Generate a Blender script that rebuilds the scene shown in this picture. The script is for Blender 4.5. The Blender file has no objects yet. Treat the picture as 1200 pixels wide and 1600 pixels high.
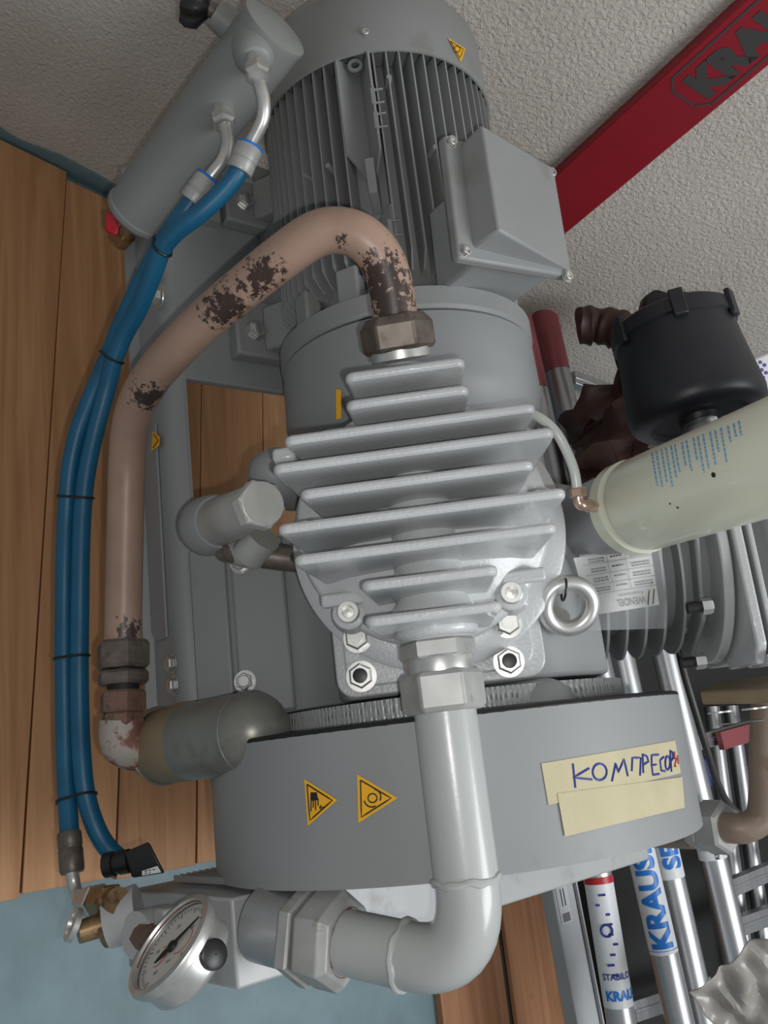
import bpy, bmesh, math, random
from mathutils import Vector, Matrix, noise
random.seed(7)
PI = math.pi
# ------------------------------------------------------------------ camera
# The photo was taken with the phone on its side: world up is the right of the frame.
RX = Vector((0.11255, 0.8199, 0.56134)); RY = Vector((-0.96188, -0.0518, 0.26852))
RX.normalize(); RY = (RY - RX*RY.dot(RX)).normalized(); RZ = RX.cross(RY)
CAM = Vector((0.47929, -0.73274, 1.61052)); FOC = 1400.0
H = 0.70                                             # height of the crankshaft axis
cam = bpy.data.cameras.new('camera'); co = bpy.data.objects.new('camera', cam)
bpy.context.scene.collection.objects.link(co)
co.matrix_world = Matrix(((RX.x, RY.x, RZ.x, CAM.x), (RX.y, RY.y, RZ.y, CAM.y), (RX.z, RY.z, RZ.z, CAM.z), (0, 0, 0, 1)))
cam.sensor_fit = 'VERTICAL'; cam.sensor_height = 24; cam.lens = 24*FOC/1600; cam.clip_start = .02
bpy.context.scene.camera = co
sc = bpy.context.scene
sc.view_settings.view_transform = 'Standard'; sc.view_settings.look = 'None'
sc.view_settings.exposure = 0.0; sc.view_settings.gamma = 1.0; sc.view_settings.use_curve_mapping = False
# ------------------------------------------------------------------ world and lamps
w = bpy.data.worlds.new('world'); sc.world = w; w.use_nodes = True
w.node_tree.nodes['Background'].inputs[0].default_value = (0.93, 0.96, 1.0, 1)
w.node_tree.nodes['Background'].inputs[1].default_value = 0.26
def lamp(name, kind, loc, energy, color=(1, 1, 1), size=.1, target=None, size_y=None):
    l = bpy.data.lights.new(name, kind); l.energy = energy; l.color = color
    o = bpy.data.objects.new(name, l); sc.collection.objects.link(o); o.location = loc
    if kind == 'AREA':
        l.shape = 'RECTANGLE'; l.size = size; l.size_y = size_y or size
    elif kind == 'POINT': l.shadow_soft_size = size
    if target is not None: o.rotation_euler = (Vector(target)-Vector(loc)).to_track_quat('-Z', 'Y').to_euler()
    return o
# the phone's flash beside its lens, and daylight from a high window to the right
lamp('phone_flash', 'POINT', CAM + RX*.022 - RY*.018, 11.0, (1, .98, .95), .006)
lamp('window_daylight', 'AREA', (1.3, 1.1, 3.1), 58, (.95, .98, 1), 1.6, (0, .3, .5), 1.1)

# ------------------------------------------------------------------ placing helpers
def ray(px, py): return RX*((px-600)/FOC) + RY*((800-py)/FOC) - RZ
def D(px, py, t): return CAM + ray(px, py)*t                    # a point at a distance
PHI = math.radians(50.75)
V = Vector((0, math.sin(PHI), math.cos(PHI))); W = Vector((0, -math.cos(PHI), math.sin(PHI)))   # the two cylinder banks
AX = Vector((0, 0, H)); X = Vector((1, 0, 0)); Y = Vector((0, 1, 0)); Z = Vector((0, 0, 1))
def L(x, v, w_): return AX + X*x + V*v + W*w_
def onplane(px, py, n, p0):
    r = ray(px, py); return CAM + r*((Vector(p0)-CAM).dot(n)/r.dot(n))
def onz(px, py, z): return onplane(px, py, Z, (0, 0, z))
def ony(px, py, y): return onplane(px, py, Y, (0, y, 0))
def onw(px, py, w_): return onplane(px, py, W, L(0, 0, w_))
def oncyl(px, py, p, d, r, back=False):
    """where the sight line meets a cylinder through p along d"""
    d = d.normalized(); q = CAM - p; q = q - d*q.dot(d); k = ray(px, py); kk = k - d*k.dot(d)
    a = kk.dot(kk); b = 2*kk.dot(q); c = q.dot(q)-r*r; s = b*b-4*a*c
    s = math.sqrt(s) if s > 0 else 0
    return CAM + k*((-b-s)/(2*a))
def frame(d):
    d = d.normalized(); a = Z if abs(d.z) < .9 else X
    u = a.cross(d).normalized(); return u, d.cross(u)

# ------------------------------------------------------------------ mesh builder
class MB:
    def __init__(s): s.v = []; s.f = []
    def add(s, vs, fs):
        n = len(s.v); s.v += [Vector(p) for p in vs]; s.f += [tuple(i+n for i in f) for f in fs]; return s
    def box(s, c, size, ax=(X, Y, Z)):
        c = Vector(c); vs = [c + ax[0]*(size[0]/2*i) + ax[1]*(size[1]/2*j) + ax[2]*(size[2]/2*k) for i in (-1, 1) for j in (-1, 1) for k in (-1, 1)]
        return s.add(vs, [(0, 1, 3, 2), (4, 6, 7, 5), (0, 4, 5, 1), (2, 3, 7, 6), (0, 2, 6, 4), (1, 5, 7, 3)])
    def hexa(s, p):        # 8 points: bottom 4, top 4
        return s.add(p, [(3, 2, 1, 0), (4, 5, 6, 7), (0, 1, 5, 4), (1, 2, 6, 5), (2, 3, 7, 6), (3, 0, 4, 7)])
    def prism(s, pts, off):
        n = len(pts); off = Vector(off); pts = [Vector(p) for p in pts]
        return s.add(pts + [p+off for p in pts], [tuple(range(n-1, -1, -1)), tuple(range(n, 2*n))] + [(i, (i+1) % n, n+(i+1) % n, n+i) for i in range(n)])
    def lathe(s, p, d, prof, seg=40, caps=True, ref=None, a0=0, a1=2*PI):
        """prof: (distance along d, radius)"""
        p = Vector(p); d = Vector(d).normalized(); u, v_ = frame(d)
        if ref is not None:
            u = (Vector(ref) - d*Vector(ref).dot(d)).normalized(); v_ = d.cross(u)
        full = abs(a1-a0-2*PI) < 1e-6; n = seg if full else seg+1; vs = []; fs = []
        for t, r in prof:
            for i in range(n):
                a = a0+(a1-a0)*i/seg; vs.append(p + d*t + (u*math.cos(a)+v_*math.sin(a))*r)
        for k in range(len(prof)-1):
            for i in range(seg):
                j = (i+1) % n; fs.append((k*n+i, k*n+j, (k+1)*n+j, (k+1)*n+i))
        if caps and full:
            fs.append(tuple(range(n-1, -1, -1))); fs.append(tuple(range((len(prof)-1)*n, len(prof)*n)))
        return s.add(vs, fs)
    def cyl(s, p0, p1, r0, r1=None, seg=28):
        p0 = Vector(p0); p1 = Vector(p1); r1 = r0 if r1 is None else r1
        return s.lathe(p0, p1-p0, [(0, r0), ((p1-p0).length, r1)], seg)
    def hexn(s, p0, p1, r, ref=None, ch=.12):
        """hex nut body with chamfered ends"""
        p0 = Vector(p0); p1 = Vector(p1); h = (p1-p0).length; c = min(h*.25, r*ch)
        return s.lathe(p0, p1-p0, [(0, r*.9), (c, r), (h-c, r), (h, r*.9)], 6, ref=ref)
    def tube(s, pts, r, seg=16, caps=True, flat=None):
        pts = [Vector(p) for p in pts]; n = len(pts); vs = []; fs = []
        rr = r if isinstance(r, (list, tuple)) else [r]*n
        T = [((pts[min(i+1, n-1)]-pts[max(i-1, 0)]).normalized()) for i in range(n)]
        u, _ = frame(T[0])
        for i in range(n):
            u = (u - T[i]*u.dot(T[i])).normalized(); v_ = T[i].cross(u)
            for k in range(seg):
                a = 2*PI*k/seg; vs.append(pts[i] + (u*math.cos(a)+v_*math.sin(a))*rr[i])
        for i in range(n-1):
            for k in range(seg):
                j = (k+1) % seg; fs.append((i*seg+k, i*seg+j, (i+1)*seg+j, (i+1)*seg+k))
        if caps: fs.append(tuple(range(seg-1, -1, -1))); fs.append(tuple(range((n-1)*seg, n*seg)))
        return s.add(vs, fs)
    def torus(s, c, n, R, r, seg=40, sg=10, a0=0, a1=2*PI):
        c = Vector(c); u, v_ = frame(Vector(n)); full = abs(a1-a0-2*PI) < 1e-6
        pts = [c+(u*math.cos(a0+(a1-a0)*i/seg)+v_*math.sin(a0+(a1-a0)*i/seg))*R for i in range(seg if full else seg+1)]
        if not full: return s.tube(pts, r, sg)
        vs = []; fs = []; d = Vector(n).normalized()
        for p in pts:
            o = (p-c).normalized()
            for k in range(sg):
                a = 2*PI*k/sg; vs.append(p+(o*math.cos(a)+d*math.sin(a))*r)
        for i in range(seg):
            for k in range(sg):
                fs.append((i*sg+k, ((i+1) % seg)*sg+k, ((i+1) % seg)*sg+(k+1) % sg, i*sg+(k+1) % sg))
        return s.add(vs, fs)
    def grid(s, rows):
        m = len(rows[0]); vs = [p for r in rows for p in r]
        return s.add(vs, [(i*m+j, i*m+j+1, (i+1)*m+j+1, (i+1)*m+j) for i in range(len(rows)-1) for j in range(m-1)])
def spline(pts, n=8):
    """Catmull-Rom through points"""
    P = [Vector(p) for p in pts]; P = [P[0]*2-P[1]] + P + [P[-1]*2-P[-2]]; out = []
    for i in range(1, len(P)-2):
        for k in range(n):
            t = k/n; a, b, c, d = P[i-1], P[i], P[i+1], P[i+2]
            out.append(.5*((2*b)+(c-a)*t+(2*a-5*b+4*c-d)*t*t+(3*b-a-3*c+d)*t**3))
    out.append(P[-2]); return out

def finish(o, smooth=40, bevel=0, solid=0, normals=True):
    me = o.data
    bm = bmesh.new(); bm.from_mesh(me)
    bmesh.ops.remove_doubles(bm, verts=bm.verts, dist=1e-6)
    if normals: bmesh.ops.recalc_face_normals(bm, faces=bm.faces)
    bm.to_mesh(me); bm.free()
    if smooth:
        me.polygons.foreach_set('use_smooth', [True]*len(me.polygons))
        me.set_sharp_from_angle(angle=math.radians(smooth))
    if solid:
        m = o.modifiers.new('solid', 'SOLIDIFY'); m.thickness = solid; m.offset = 0
    if bevel:
        m = o.modifiers.new('bevel', 'BEVEL'); m.width = bevel; m.segments = 2; m.limit_method = 'ANGLE'; m.angle_limit = math.radians(38)
LOC = {}
def part(name, mb, mat, parent=None, bevel=0, smooth=40, label=None, solid=0, normals=True, kind=None):
    me = bpy.data.meshes.new(name); me.from_pydata(mb.v, [], mb.f); me.materials.append(mat)
    o = bpy.data.objects.new(name, me); sc.collection.objects.link(o)
    finish(o, smooth, bevel, solid, normals)
    if parent is not None:
        o.parent = parent
        if parent.name in LOC: o.matrix_parent_inverse = Matrix.Translation(-LOC[parent.name])
    if label: o['label'] = label
    if kind: o['kind'] = kind
    return o
def thing(name, label, cat, loc, group=None):
    o = bpy.data.objects.new(name, None); sc.collection.objects.link(o); o.location = loc; o.empty_display_size = .1
    LOC[o.name] = Vector(loc); o['label'] = label; o['category'] = cat
    if group: o['group'] = group
    return o
def tag(o, label, cat, group=None):
    o['label'] = label; o['category'] = cat
    if group: o['group'] = group
    return o
def struct(name, mb, mat, **k):
    o = part(name, mb, mat, **k); o['kind'] = 'structure'; return o
def clone(o, parent=None, M=None):
    c = o.copy(); sc.collection.objects.link(c)
    if parent is not None: c.parent = parent
    if M is not None: c.matrix_basis = M @ o.matrix_basis
    return c
def glyphs(txt, size, bold=0, seg=.004, shear=0):
    """flat lettering as points and faces; x along the line, y up"""
    c = bpy.data.curves.new('t', 'FONT'); c.body = txt; c.size = size; c.offset = bold; c.shear = shear; c.resolution_u = 4
    o = bpy.data.objects.new('t', c); sc.collection.objects.link(o)
    bpy.context.view_layer.update()
    me = bpy.data.meshes.new_from_object(o.evaluated_get(bpy.context.evaluated_depsgraph_get()))
    bm = bmesh.new(); bm.from_mesh(me); bmesh.ops.triangulate(bm, faces=bm.faces)
    for _ in range(4):
        es = [e for e in bm.edges if e.calc_length() > seg]
        if not es: break
        bmesh.ops.subdivide_edges(bm, edges=es, cuts=1); bmesh.ops.triangulate(bm, faces=bm.faces)
    bm.verts.ensure_lookup_table()
    vs = [v.co.copy() for v in bm.verts]; fs = [tuple(v.index for v in f.verts) for f in bm.faces]
    bm.free(); bpy.data.objects.remove(o); bpy.data.curves.remove(c); bpy.data.meshes.remove(me)
    x0 = min(v.x for v in vs); return [Vector((v.x-x0, v.y, 0)) for v in vs], fs

# ------------------------------------------------------------------ materials
def mat(name, col, rough=.5, metal=0, var=0, vscale=8, bump=0, bscale=60, spec=.5, coat=0, dirt=None, dscale=20, dlo=.55, dhi=.7, stretch=(1, 1, 1), bdist=.002, rvar=0):
    m = bpy.data.materials.new(name); m.use_nodes = True; nt = m.node_tree; N = nt.nodes; K = nt.links; b = N['Principled BSDF']
    b.inputs['Base Color'].default_value = (*col, 1); b.inputs['Roughness'].default_value = rough; b.inputs['Metallic'].default_value = metal
    b.inputs['Specular IOR Level'].default_value = spec; b.inputs['Coat Weight'].default_value = coat
    tc = N.new('ShaderNodeTexCoord'); mp = N.new('ShaderNodeMapping'); mp.inputs['Scale'].default_value = stretch; K.new(tc.outputs['Object'], mp.inputs[0])
    last = None
    if var:
        n = N.new('ShaderNodeTexNoise'); n.inputs['Scale'].default_value = vscale; n.inputs['Detail'].default_value = 5; K.new(mp.outputs[0], n.inputs[0])
        r = N.new('ShaderNodeValToRGB'); r.color_ramp.elements[0].position = .3; r.color_ramp.elements[1].position = .7
        r.color_ramp.elements[0].color = (*[c*(1-var) for c in col], 1); r.color_ramp.elements[1].color = (*[min(1, c*(1+var)) for c in col], 1)
        K.new(n.outputs[0], r.inputs[0]); last = r.outputs[0]; K.new(last, b.inputs['Base Color'])
        if rvar:
            q = N.new('ShaderNodeMapRange'); q.inputs[3].default_value = rough-rvar; q.inputs[4].default_value = rough+rvar; K.new(n.outputs[0], q.inputs[0]); K.new(q.outputs[0], b.inputs['Roughness'])
    if dirt:
        n = N.new('ShaderNodeTexNoise'); n.inputs['Scale'].default_value = dscale; n.inputs['Detail'].default_value = 8; n.inputs['Roughness'].default_value = .65; K.new(mp.outputs[0], n.inputs[0])
        r = N.new('ShaderNodeValToRGB'); r.color_ramp.elements[0].position = dlo; r.color_ramp.elements[1].position = dhi; K.new(n.outputs[0], r.inputs[0])
        mx = N.new('ShaderNodeMix'); mx.data_type = 'RGBA'; K.new(r.outputs[0], mx.inputs[0])
        if last: K.new(last, mx.inputs[6])
        else: mx.inputs[6].default_value = (*col, 1)
        mx.inputs[7].default_value = (*dirt, 1); K.new(mx.outputs[2], b.inputs['Base Color'])
    if bump:
        n = N.new('ShaderNodeTexNoise'); n.inputs['Scale'].default_value = bscale; n.inputs['Detail'].default_value = 4; K.new(mp.outputs[0], n.inputs[0])
        q = N.new('ShaderNodeBump'); q.inputs['Strength'].default_value = bump; q.inputs['Distance'].default_value = bdist; K.new(n.outputs[0], q.inputs['Height']); K.new(q.outputs[0], b.inputs['Normal'])
    return m
M = {}
M['grey'] = mat('grey_machine_paint', (.262, .272, .275), .50, var=.06, vscale=5, dirt=(.19, .18, .165), dscale=9, dlo=.62, dhi=.85)
M['motor'] = mat('grey_motor_paint', (.262, .270, .268), .48, var=.05, vscale=7, bump=.12, bscale=160, dirt=(.19, .18, .16), dscale=10, dlo=.56, dhi=.8)
M['cast'] = mat('grey_cast_paint_glossy', (.48, .495, .50), .32, var=.05, vscale=10, bump=.55, bscale=240, coat=.3, bdist=.001)
M['pipe'] = mat('grey_pipe_paint_glossy', (.42, .435, .425), .28, var=.04, vscale=9, bump=.12, bscale=120, dirt=(.22, .17, .10), dscale=30, dlo=.66, dhi=.80, coat=.2, bdist=.001)
M['tankp'] = mat('grey_green_tank_paint', (.235, .245, .235), .45, var=.05, vscale=6)
M['alu'] = mat('bare_aluminium', (.50, .51, .52), .48, .85, var=.08, vscale=12, bump=.05, bscale=90)
M['alupaint'] = mat('light_grey_cooler_metal', (.44, .45, .45), .5, .15, var=.05, vscale=12, dirt=(.30, .30, .28), dscale=16, dlo=.55, dhi=.75)
M['alupole'] = mat('brushed_aluminium_pole', (.52, .53, .54), .40, 1, var=.08, vscale=20, stretch=(.2, 4, 4), rvar=.05)
M['steel'] = mat('zinc_steel', (.64, .64, .62), .36, .8, var=.15, vscale=40)
M['zinc'] = mat('bright_zinc_face', (.62, .63, .60), .48, .35, var=.1, vscale=40)
M['nut'] = mat('zinc_nut_painted', (.38, .385, .37), .44, .22, var=.15, vscale=30, dirt=(.22, .19, .15), dscale=40, dlo=.6, dhi=.75)
M['dullsteel'] = mat('dull_brown_steel', (.16, .135, .115), .45, .5, var=.25, vscale=40, dirt=(.10, .07, .05), dscale=60, dlo=.5, dhi=.7)
M['rust'] = mat('rusty_fitting', (.20, .11, .085), .6, .2, var=.3, vscale=50, dirt=(.10, .07, .05), dscale=50, dlo=.5, dhi=.65)
M['corr'] = mat('corroded_elbow', (.38, .34, .30), .65, .1, var=.12, vscale=30, dirt=(.20, .085, .065), dscale=30, dlo=.46, dhi=.54)
M['brass'] = mat('worn_brass', (.36, .24, .12), .38, .8, var=.3, vscale=60, dirt=(.14, .08, .05), dscale=60, dlo=.5, dhi=.65)
M['copper'] = mat('copper_fitting', (.60, .42, .34), .28, .9, var=.1, vscale=40)
M['tan'] = mat('tan_primer', (.25, .19, .115), .55, var=.1, vscale=20)
M['canister'] = mat('dull_grey_metal', (.235, .235, .21), .36, .35, var=.12, vscale=12, dirt=(.14, .13, .11), dscale=18, dlo=.55, dhi=.75)
M['hose'] = mat('blue_hose_rubber', (.006, .105, .205), .42, var=.12, vscale=30, bump=.1, bscale=300)
M['tie'] = mat('black_plastic', (.012, .012, .012), .4)
M['blackp'] = mat('black_filter_plastic', (.018, .019, .024), .42, var=.15, vscale=20)
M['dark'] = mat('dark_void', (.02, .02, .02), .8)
M['red'] = mat('red_paint', (.27, .010, .020), .40, var=.1, vscale=6, dirt=(.20, .02, .03), dscale=5, dlo=.6, dhi=.8)
M['reflection_rung_red'] = mat('red_reflection_and_rung_cover', (.36, .10, .11), .45, .4)  # red board's reflection as colour on pole ends; also the rung cover's own red
M['redp'] = mat('red_plastic', (.45, .01, .02), .4)
M['cream'] = mat('cream_enamel', (.60, .615, .50), .28, var=.02, vscale=9, coat=.4)
M['yellow'] = mat('warning_yellow', (.88, .45, .012), .45)
M['ink'] = mat('black_ink', (.01, .01, .01), .6)
M['greyink'] = mat('dark_grey_print', (.055, .05, .05), .6)
M['blueink'] = mat('blue_ink', (.02, .04, .25), .6)
M['redink'] = mat('red_ink', (.45, .06, .05), .6)
M['cyan'] = mat('blue_print', (.01, .17, .60), .4)
M['pale'] = mat('blue_small_print', (.12, .27, .42), .6)
M['white'] = mat('white_label', (.72, .74, .76), .45)
M['paper'] = mat('paper_tag', (.66, .66, .64), .7)
M['tape'] = mat('masking_tape', (.50, .45, .29), .7, var=.06, vscale=25, bump=.15, bscale=200)
M['dial'] = mat('dial_face', (.55, .54, .50), .5)
M['leather'] = mat('dark_brown_leather', (.05, .022, .016), .5, var=.3, vscale=15, bump=.5, bscale=40)
M['foam'] = mat('white_foam', (.75, .75, .78), .8, bump=.3, bscale=200)
M['brownpipe'] = mat('brown_painted_pipe', (.22, .165, .125), .42, var=.12, vscale=16, dirt=(.13, .07, .045), dscale=18, dlo=.55, dhi=.7)
M['cableblack'] = mat('black_cable', (.03, .028, .026), .45)
M['gasket'] = mat('black_rubber', (.008, .008, .008), .5)
M['clearhose'] = mat('translucent_hose', (.62, .66, .62), .3)

def wood(name, c1, c2, knots=True):
    m = bpy.data.materials.new(name); m.use_nodes = True; nt = m.node_tree; N = nt.nodes; K = nt.links; b = N['Principled BSDF']
    tc = N.new('ShaderNodeTexCoord'); oi = N.new('ShaderNodeObjectInfo'); ad = N.new('ShaderNodeVectorMath'); ad.operation = 'ADD'
    cb = N.new('ShaderNodeCombineXYZ'); ml = N.new('ShaderNodeMath'); ml.operation = 'MULTIPLY'; ml.inputs[1].default_value = 17
    K.new(oi.outputs['Random'], ml.inputs[0])
    for i in range(3): K.new(ml.outputs[0], cb.inputs[i])
    K.new(tc.outputs['Object'], ad.inputs[0]); K.new(cb.outputs[0], ad.inputs[1])
    mp = N.new('ShaderNodeMapping'); mp.inputs['Scale'].default_value = (.35, 7, 7); K.new(ad.outputs[0], mp.inputs[0])
    n = N.new('ShaderNodeTexNoise'); n.inputs['Scale'].default_value = 6; n.inputs['Detail'].default_value = 7; n.inputs['Distortion'].default_value = .8; K.new(mp.outputs[0], n.inputs[0])
    r = N.new('ShaderNodeValToRGB'); r.color_ramp.elements[0].position = .32; r.color_ramp.elements[1].position = .68
    r.color_ramp.elements[0].color = (*c1, 1); r.color_ramp.elements[1].color = (*c2, 1); K.new(n.outputs[0], r.inputs[0])
    vo = N.new('ShaderNodeTexVoronoi'); vo.inputs['Scale'].default_value = 5.0; K.new(ad.outputs[0], vo.inputs[0])
    rk = N.new('ShaderNodeValToRGB'); rk.color_ramp.elements[0].position = .03; rk.color_ramp.elements[1].position = .075
    rk.color_ramp.elements[0].color = (.45, .3, .2, 1); rk.color_ramp.elements[1].color = (1, 1, 1, 1); K.new(vo.outputs[0], rk.inputs[0])
    mx = N.new('ShaderNodeMix'); mx.data_type = 'RGBA'; mx.blend_type = 'MULTIPLY'; mx.inputs[0].default_value = .85; K.new(r.outputs[0], mx.inputs[6]); K.new(rk.outputs[0], mx.inputs[7])
    m2 = N.new('ShaderNodeMix'); m2.data_type = 'RGBA'; m2.blend_type = 'MULTIPLY'; m2.inputs[0].default_value = 1
    mr = N.new('ShaderNodeMapRange'); mr.inputs[3].default_value = .82; mr.inputs[4].default_value = 1.12; K.new(oi.outputs['Random'], mr.inputs[0])
    K.new(mx.outputs[2], m2.inputs[6]); K.new(mr.outputs[0], m2.inputs[7]); K.new(m2.outputs[2], b.inputs['Base Color'])
    b.inputs['Roughness'].default_value = .6
    q = N.new('ShaderNodeBump'); q.inputs['Strength'].default_value = .2; q.inputs['Distance'].default_value = .001; K.new(n.outputs[0], q.inputs['Height']); K.new(q.outputs[0], b.inputs['Normal'])
    return m
M['wood'] = wood('pine_board', (.40, .195, .085), (.56, .30, .14))
M['wood2'] = wood('reddish_timber', (.34, .15, .07), (.50, .24, .115))

def plaster():
    m = bpy.data.materials.new('rough_white_plaster'); m.use_nodes = True; nt = m.node_tree; N = nt.nodes; K = nt.links; b = N['Principled BSDF']
    tc = N.new('ShaderNodeTexCoord')
    n = N.new('ShaderNodeTexNoise'); n.inputs['Scale'].default_value = 125; n.inputs['Detail'].default_value = 5; n.inputs['Roughness'].default_value = .55; n.inputs['Distortion'].default_value = .5; K.new(tc.outputs['Object'], n.inputs[0])
    n2 = N.new('ShaderNodeTexNoise'); n2.inputs['Scale'].default_value = 3; n2.inputs['Detail'].default_value = 5; K.new(tc.outputs['Object'], n2.inputs[0])
    r = N.new('ShaderNodeValToRGB'); r.color_ramp.elements[0].position = .3; r.color_ramp.elements[1].position = .7
    r.color_ramp.elements[0].color = (.51, .465, .41, 1); r.color_ramp.elements[1].color = (.61, .565, .505, 1); K.new(n2.outputs[0], r.inputs[0]); K.new(r.outputs[0], b.inputs['Base Color'])
    b.inputs['Roughness'].default_value = .85
    q = N.new('ShaderNodeBump'); q.inputs['Strength'].default_value = .9; q.inputs['Distance'].default_value = .006; K.new(n.outputs[0], q.inputs['Height']); K.new(q.outputs[0], b.inputs['Normal'])
    return m
M['plaster'] = plaster()
M['bluefloor'] = mat('blue_floor_paint', (.15, .235, .26), .5, var=.18, vscale=9, bump=.2, bscale=50, dirt=(.12, .085, .06), dscale=9, dlo=.66, dhi=.74)
M['copperpipe'] = None
def flaky():
    m = mat('pinkish_brown_flaking_pipe_paint', (.34, .225, .17), .40, var=.13, vscale=14, bump=.08, bscale=90)
    nt = m.node_tree; N = nt.nodes; K = nt.links; b = N['Principled BSDF']
    old = b.inputs['Base Color'].links[0].from_socket
    tc = N.new('ShaderNodeTexCoord')
    def blob(c, rad):
        g = N.new('ShaderNodeVectorMath'); g.operation = 'DISTANCE'; K.new(tc.outputs['Object'], g.inputs[0]); g.inputs[1].default_value = c
        r = N.new('ShaderNodeMapRange'); r.inputs[1].default_value = rad; r.inputs[2].default_value = 0; K.new(g.outputs['Value'], r.inputs[0]); return r.outputs[0]
    tot = None
    for c, rad in FLAKES:
        o = blob(c, rad)
        if tot is None: tot = o
        else:
            a = N.new('ShaderNodeMath'); a.operation = 'MAXIMUM'; K.new(tot, a.inputs[0]); K.new(o, a.inputs[1]); tot = a.outputs[0]
    n = N.new('ShaderNodeTexNoise'); n.inputs['Scale'].default_value = 120; n.inputs['Detail'].default_value = 8; n.inputs['Roughness'].default_value = .7; K.new(tc.outputs['Object'], n.inputs[0])
    a = N.new('ShaderNodeMath'); a.operation = 'MULTIPLY_ADD'; K.new(tot, a.inputs[0]); a.inputs[1].default_value = .38; K.new(n.outputs[0], a.inputs[2])
    r = N.new('ShaderNodeMapRange'); r.inputs[1].default_value = .69; r.inputs[2].default_value = .73; K.new(a.outputs[0], r.inputs[0])
    mx = N.new('ShaderNodeMix'); mx.data_type = 'RGBA'; K.new(r.outputs[0], mx.inputs[0]); K.new(old, mx.inputs[6]); mx.inputs[7].default_value = (.045, .028, .022, 1); K.new(mx.outputs[2], b.inputs['Base Color'])
    return m
def meshmat():
    m = mat('expanded_metal_pattern', (.30, .32, .32), .45, .3)
    nt = m.node_tree; N = nt.nodes; K = nt.links; b = N['Principled BSDF']; tc = N.new('ShaderNodeTexCoord')
    mp = N.new('ShaderNodeMapping'); mp.inputs['Rotation'].default_value = (.9, 0, 0); mp.inputs['Scale'].default_value = (90, 150, 300); K.new(tc.outputs['Object'], mp.inputs[0])
    n = N.new('ShaderNodeTexVoronoi'); n.inputs['Scale'].default_value = 1; n.inputs['Randomness'].default_value = .25; K.new(mp.outputs[0], n.inputs[0])
    r = N.new('ShaderNodeValToRGB'); r.color_ramp.elements[0].position = .18; r.color_ramp.elements[1].position = .34
    r.color_ramp.elements[0].color = (.16, .165, .165, 1); r.color_ramp.elements[1].color = (.34, .35, .35, 1); K.new(n.outputs[0], r.inputs[0]); K.new(r.outputs[0], b.inputs['Base Color'])
    q = N.new('ShaderNodeBump'); q.inputs['Strength'].default_value = .8; q.inputs['Distance'].default_value = .002; K.new(n.outputs[0], q.inputs['Height']); K.new(q.outputs[0], b.inputs['Normal'])
    return m
M['mesh'] = meshmat()
def glassy(name, col, rough, alpha):
    m = mat(name, col, rough); b = m.node_tree.nodes['Principled BSDF']; b.inputs['Alpha'].default_value = alpha; return m
M['poly'] = glassy('clear_polythene', (.75, .78, .80), .12, .26)

# ================================================================== SETTING
wn = Vector((1, -.279, 0)).normalized(); wt = Vector((.279, 1, 0)).normalized(); wp = Vector((-.7445, -.30, 0))
b = MB(); b.prism([wp - wt*1.6 + Z*-.03, wp + wt*3.2 + Z*-.03, wp + wt*3.2 + Z*2.9, wp - wt*1.6 + Z*2.9], -wn*.12)
struct('wall_back', b, M['plaster'], smooth=0)
b = MB(); b.box((.9, .75, -.072), (4.6, 4.8, .1)); struct('floor', b, M['bluefloor'], smooth=0)
b = MB(); rows = []
for i in range(60):
    s = -1.6+4.8*i/59; hgt = .020+.016*noise.noise(Vector((s*9, 0, 0)))+.006*noise.noise(Vector((s*40, 3, 0)))
    rows.append([wp+wt*s+wn*.004+Z*-.022, wp+wt*s+wn*.004+Z*hgt])
b.grid(rows); struct('baseboard_back', b, M['bluefloor'], smooth=0, solid=.004)

deck = thing('wooden_deck', 'pine boards laid side by side on the blue floor under the compressor', 'deck', (0, 0, 0))
seam = [-.77, -.62, -.465, -.311, -.158, -.012, .13, .27]
for i in range(len(seam)-1):
    a, c = seam[i]+.0018, seam[i+1]-.0018; sl = -.077
    x0 = -.735+.279*((a+c)/2+.30)+[.02, .012, .02, .035, .03, .02, .03][i]; x1 = .648+random.uniform(-.004, .006)
    sl2 = -.077 if i != 4 else -.05
    pts = [Vector((x0-.02+.279*0, a+sl*x0, 0)), Vector((x1, a+sl*x1, 0)), Vector((x1, c+sl*x1, 0)), Vector((x0+.02, c+sl*x0, 0))]
    b = MB(); b.prism([p+Z*-.0215 for p in pts], Z*.0215)
    part('plank', b, M['wood'], deck, bevel=.0015)
tb = thing('timber_pair', 'two reddish planks on the floor right of the blue patch beneath the cooler', 'timber', (.9, .66, 0))
for a, c, z, x0, x1 in ((.44, .612, 0, .42, 1.35), (.622, .765, .012, .40, 1.37)):
    b = MB(); b.box(((x0+x1)/2, (a+c)/2, z/2-.011), (x1-x0, c-a, .022+z)); part('plank', b, M['wood2'], tb, bevel=.002)
b = MB(); b.box((1.02, .617, -.011), (.72, .012, .02)); part('dark_strip', b, M['gasket'], tb)  # black strip filling the gap between the two planks

# ================================================================== COMPRESSOR
comp = thing('compressor', 'grey two-cylinder air compressor with finned electric motor standing on the boards', 'compressor', (0, 0, 0))
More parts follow.
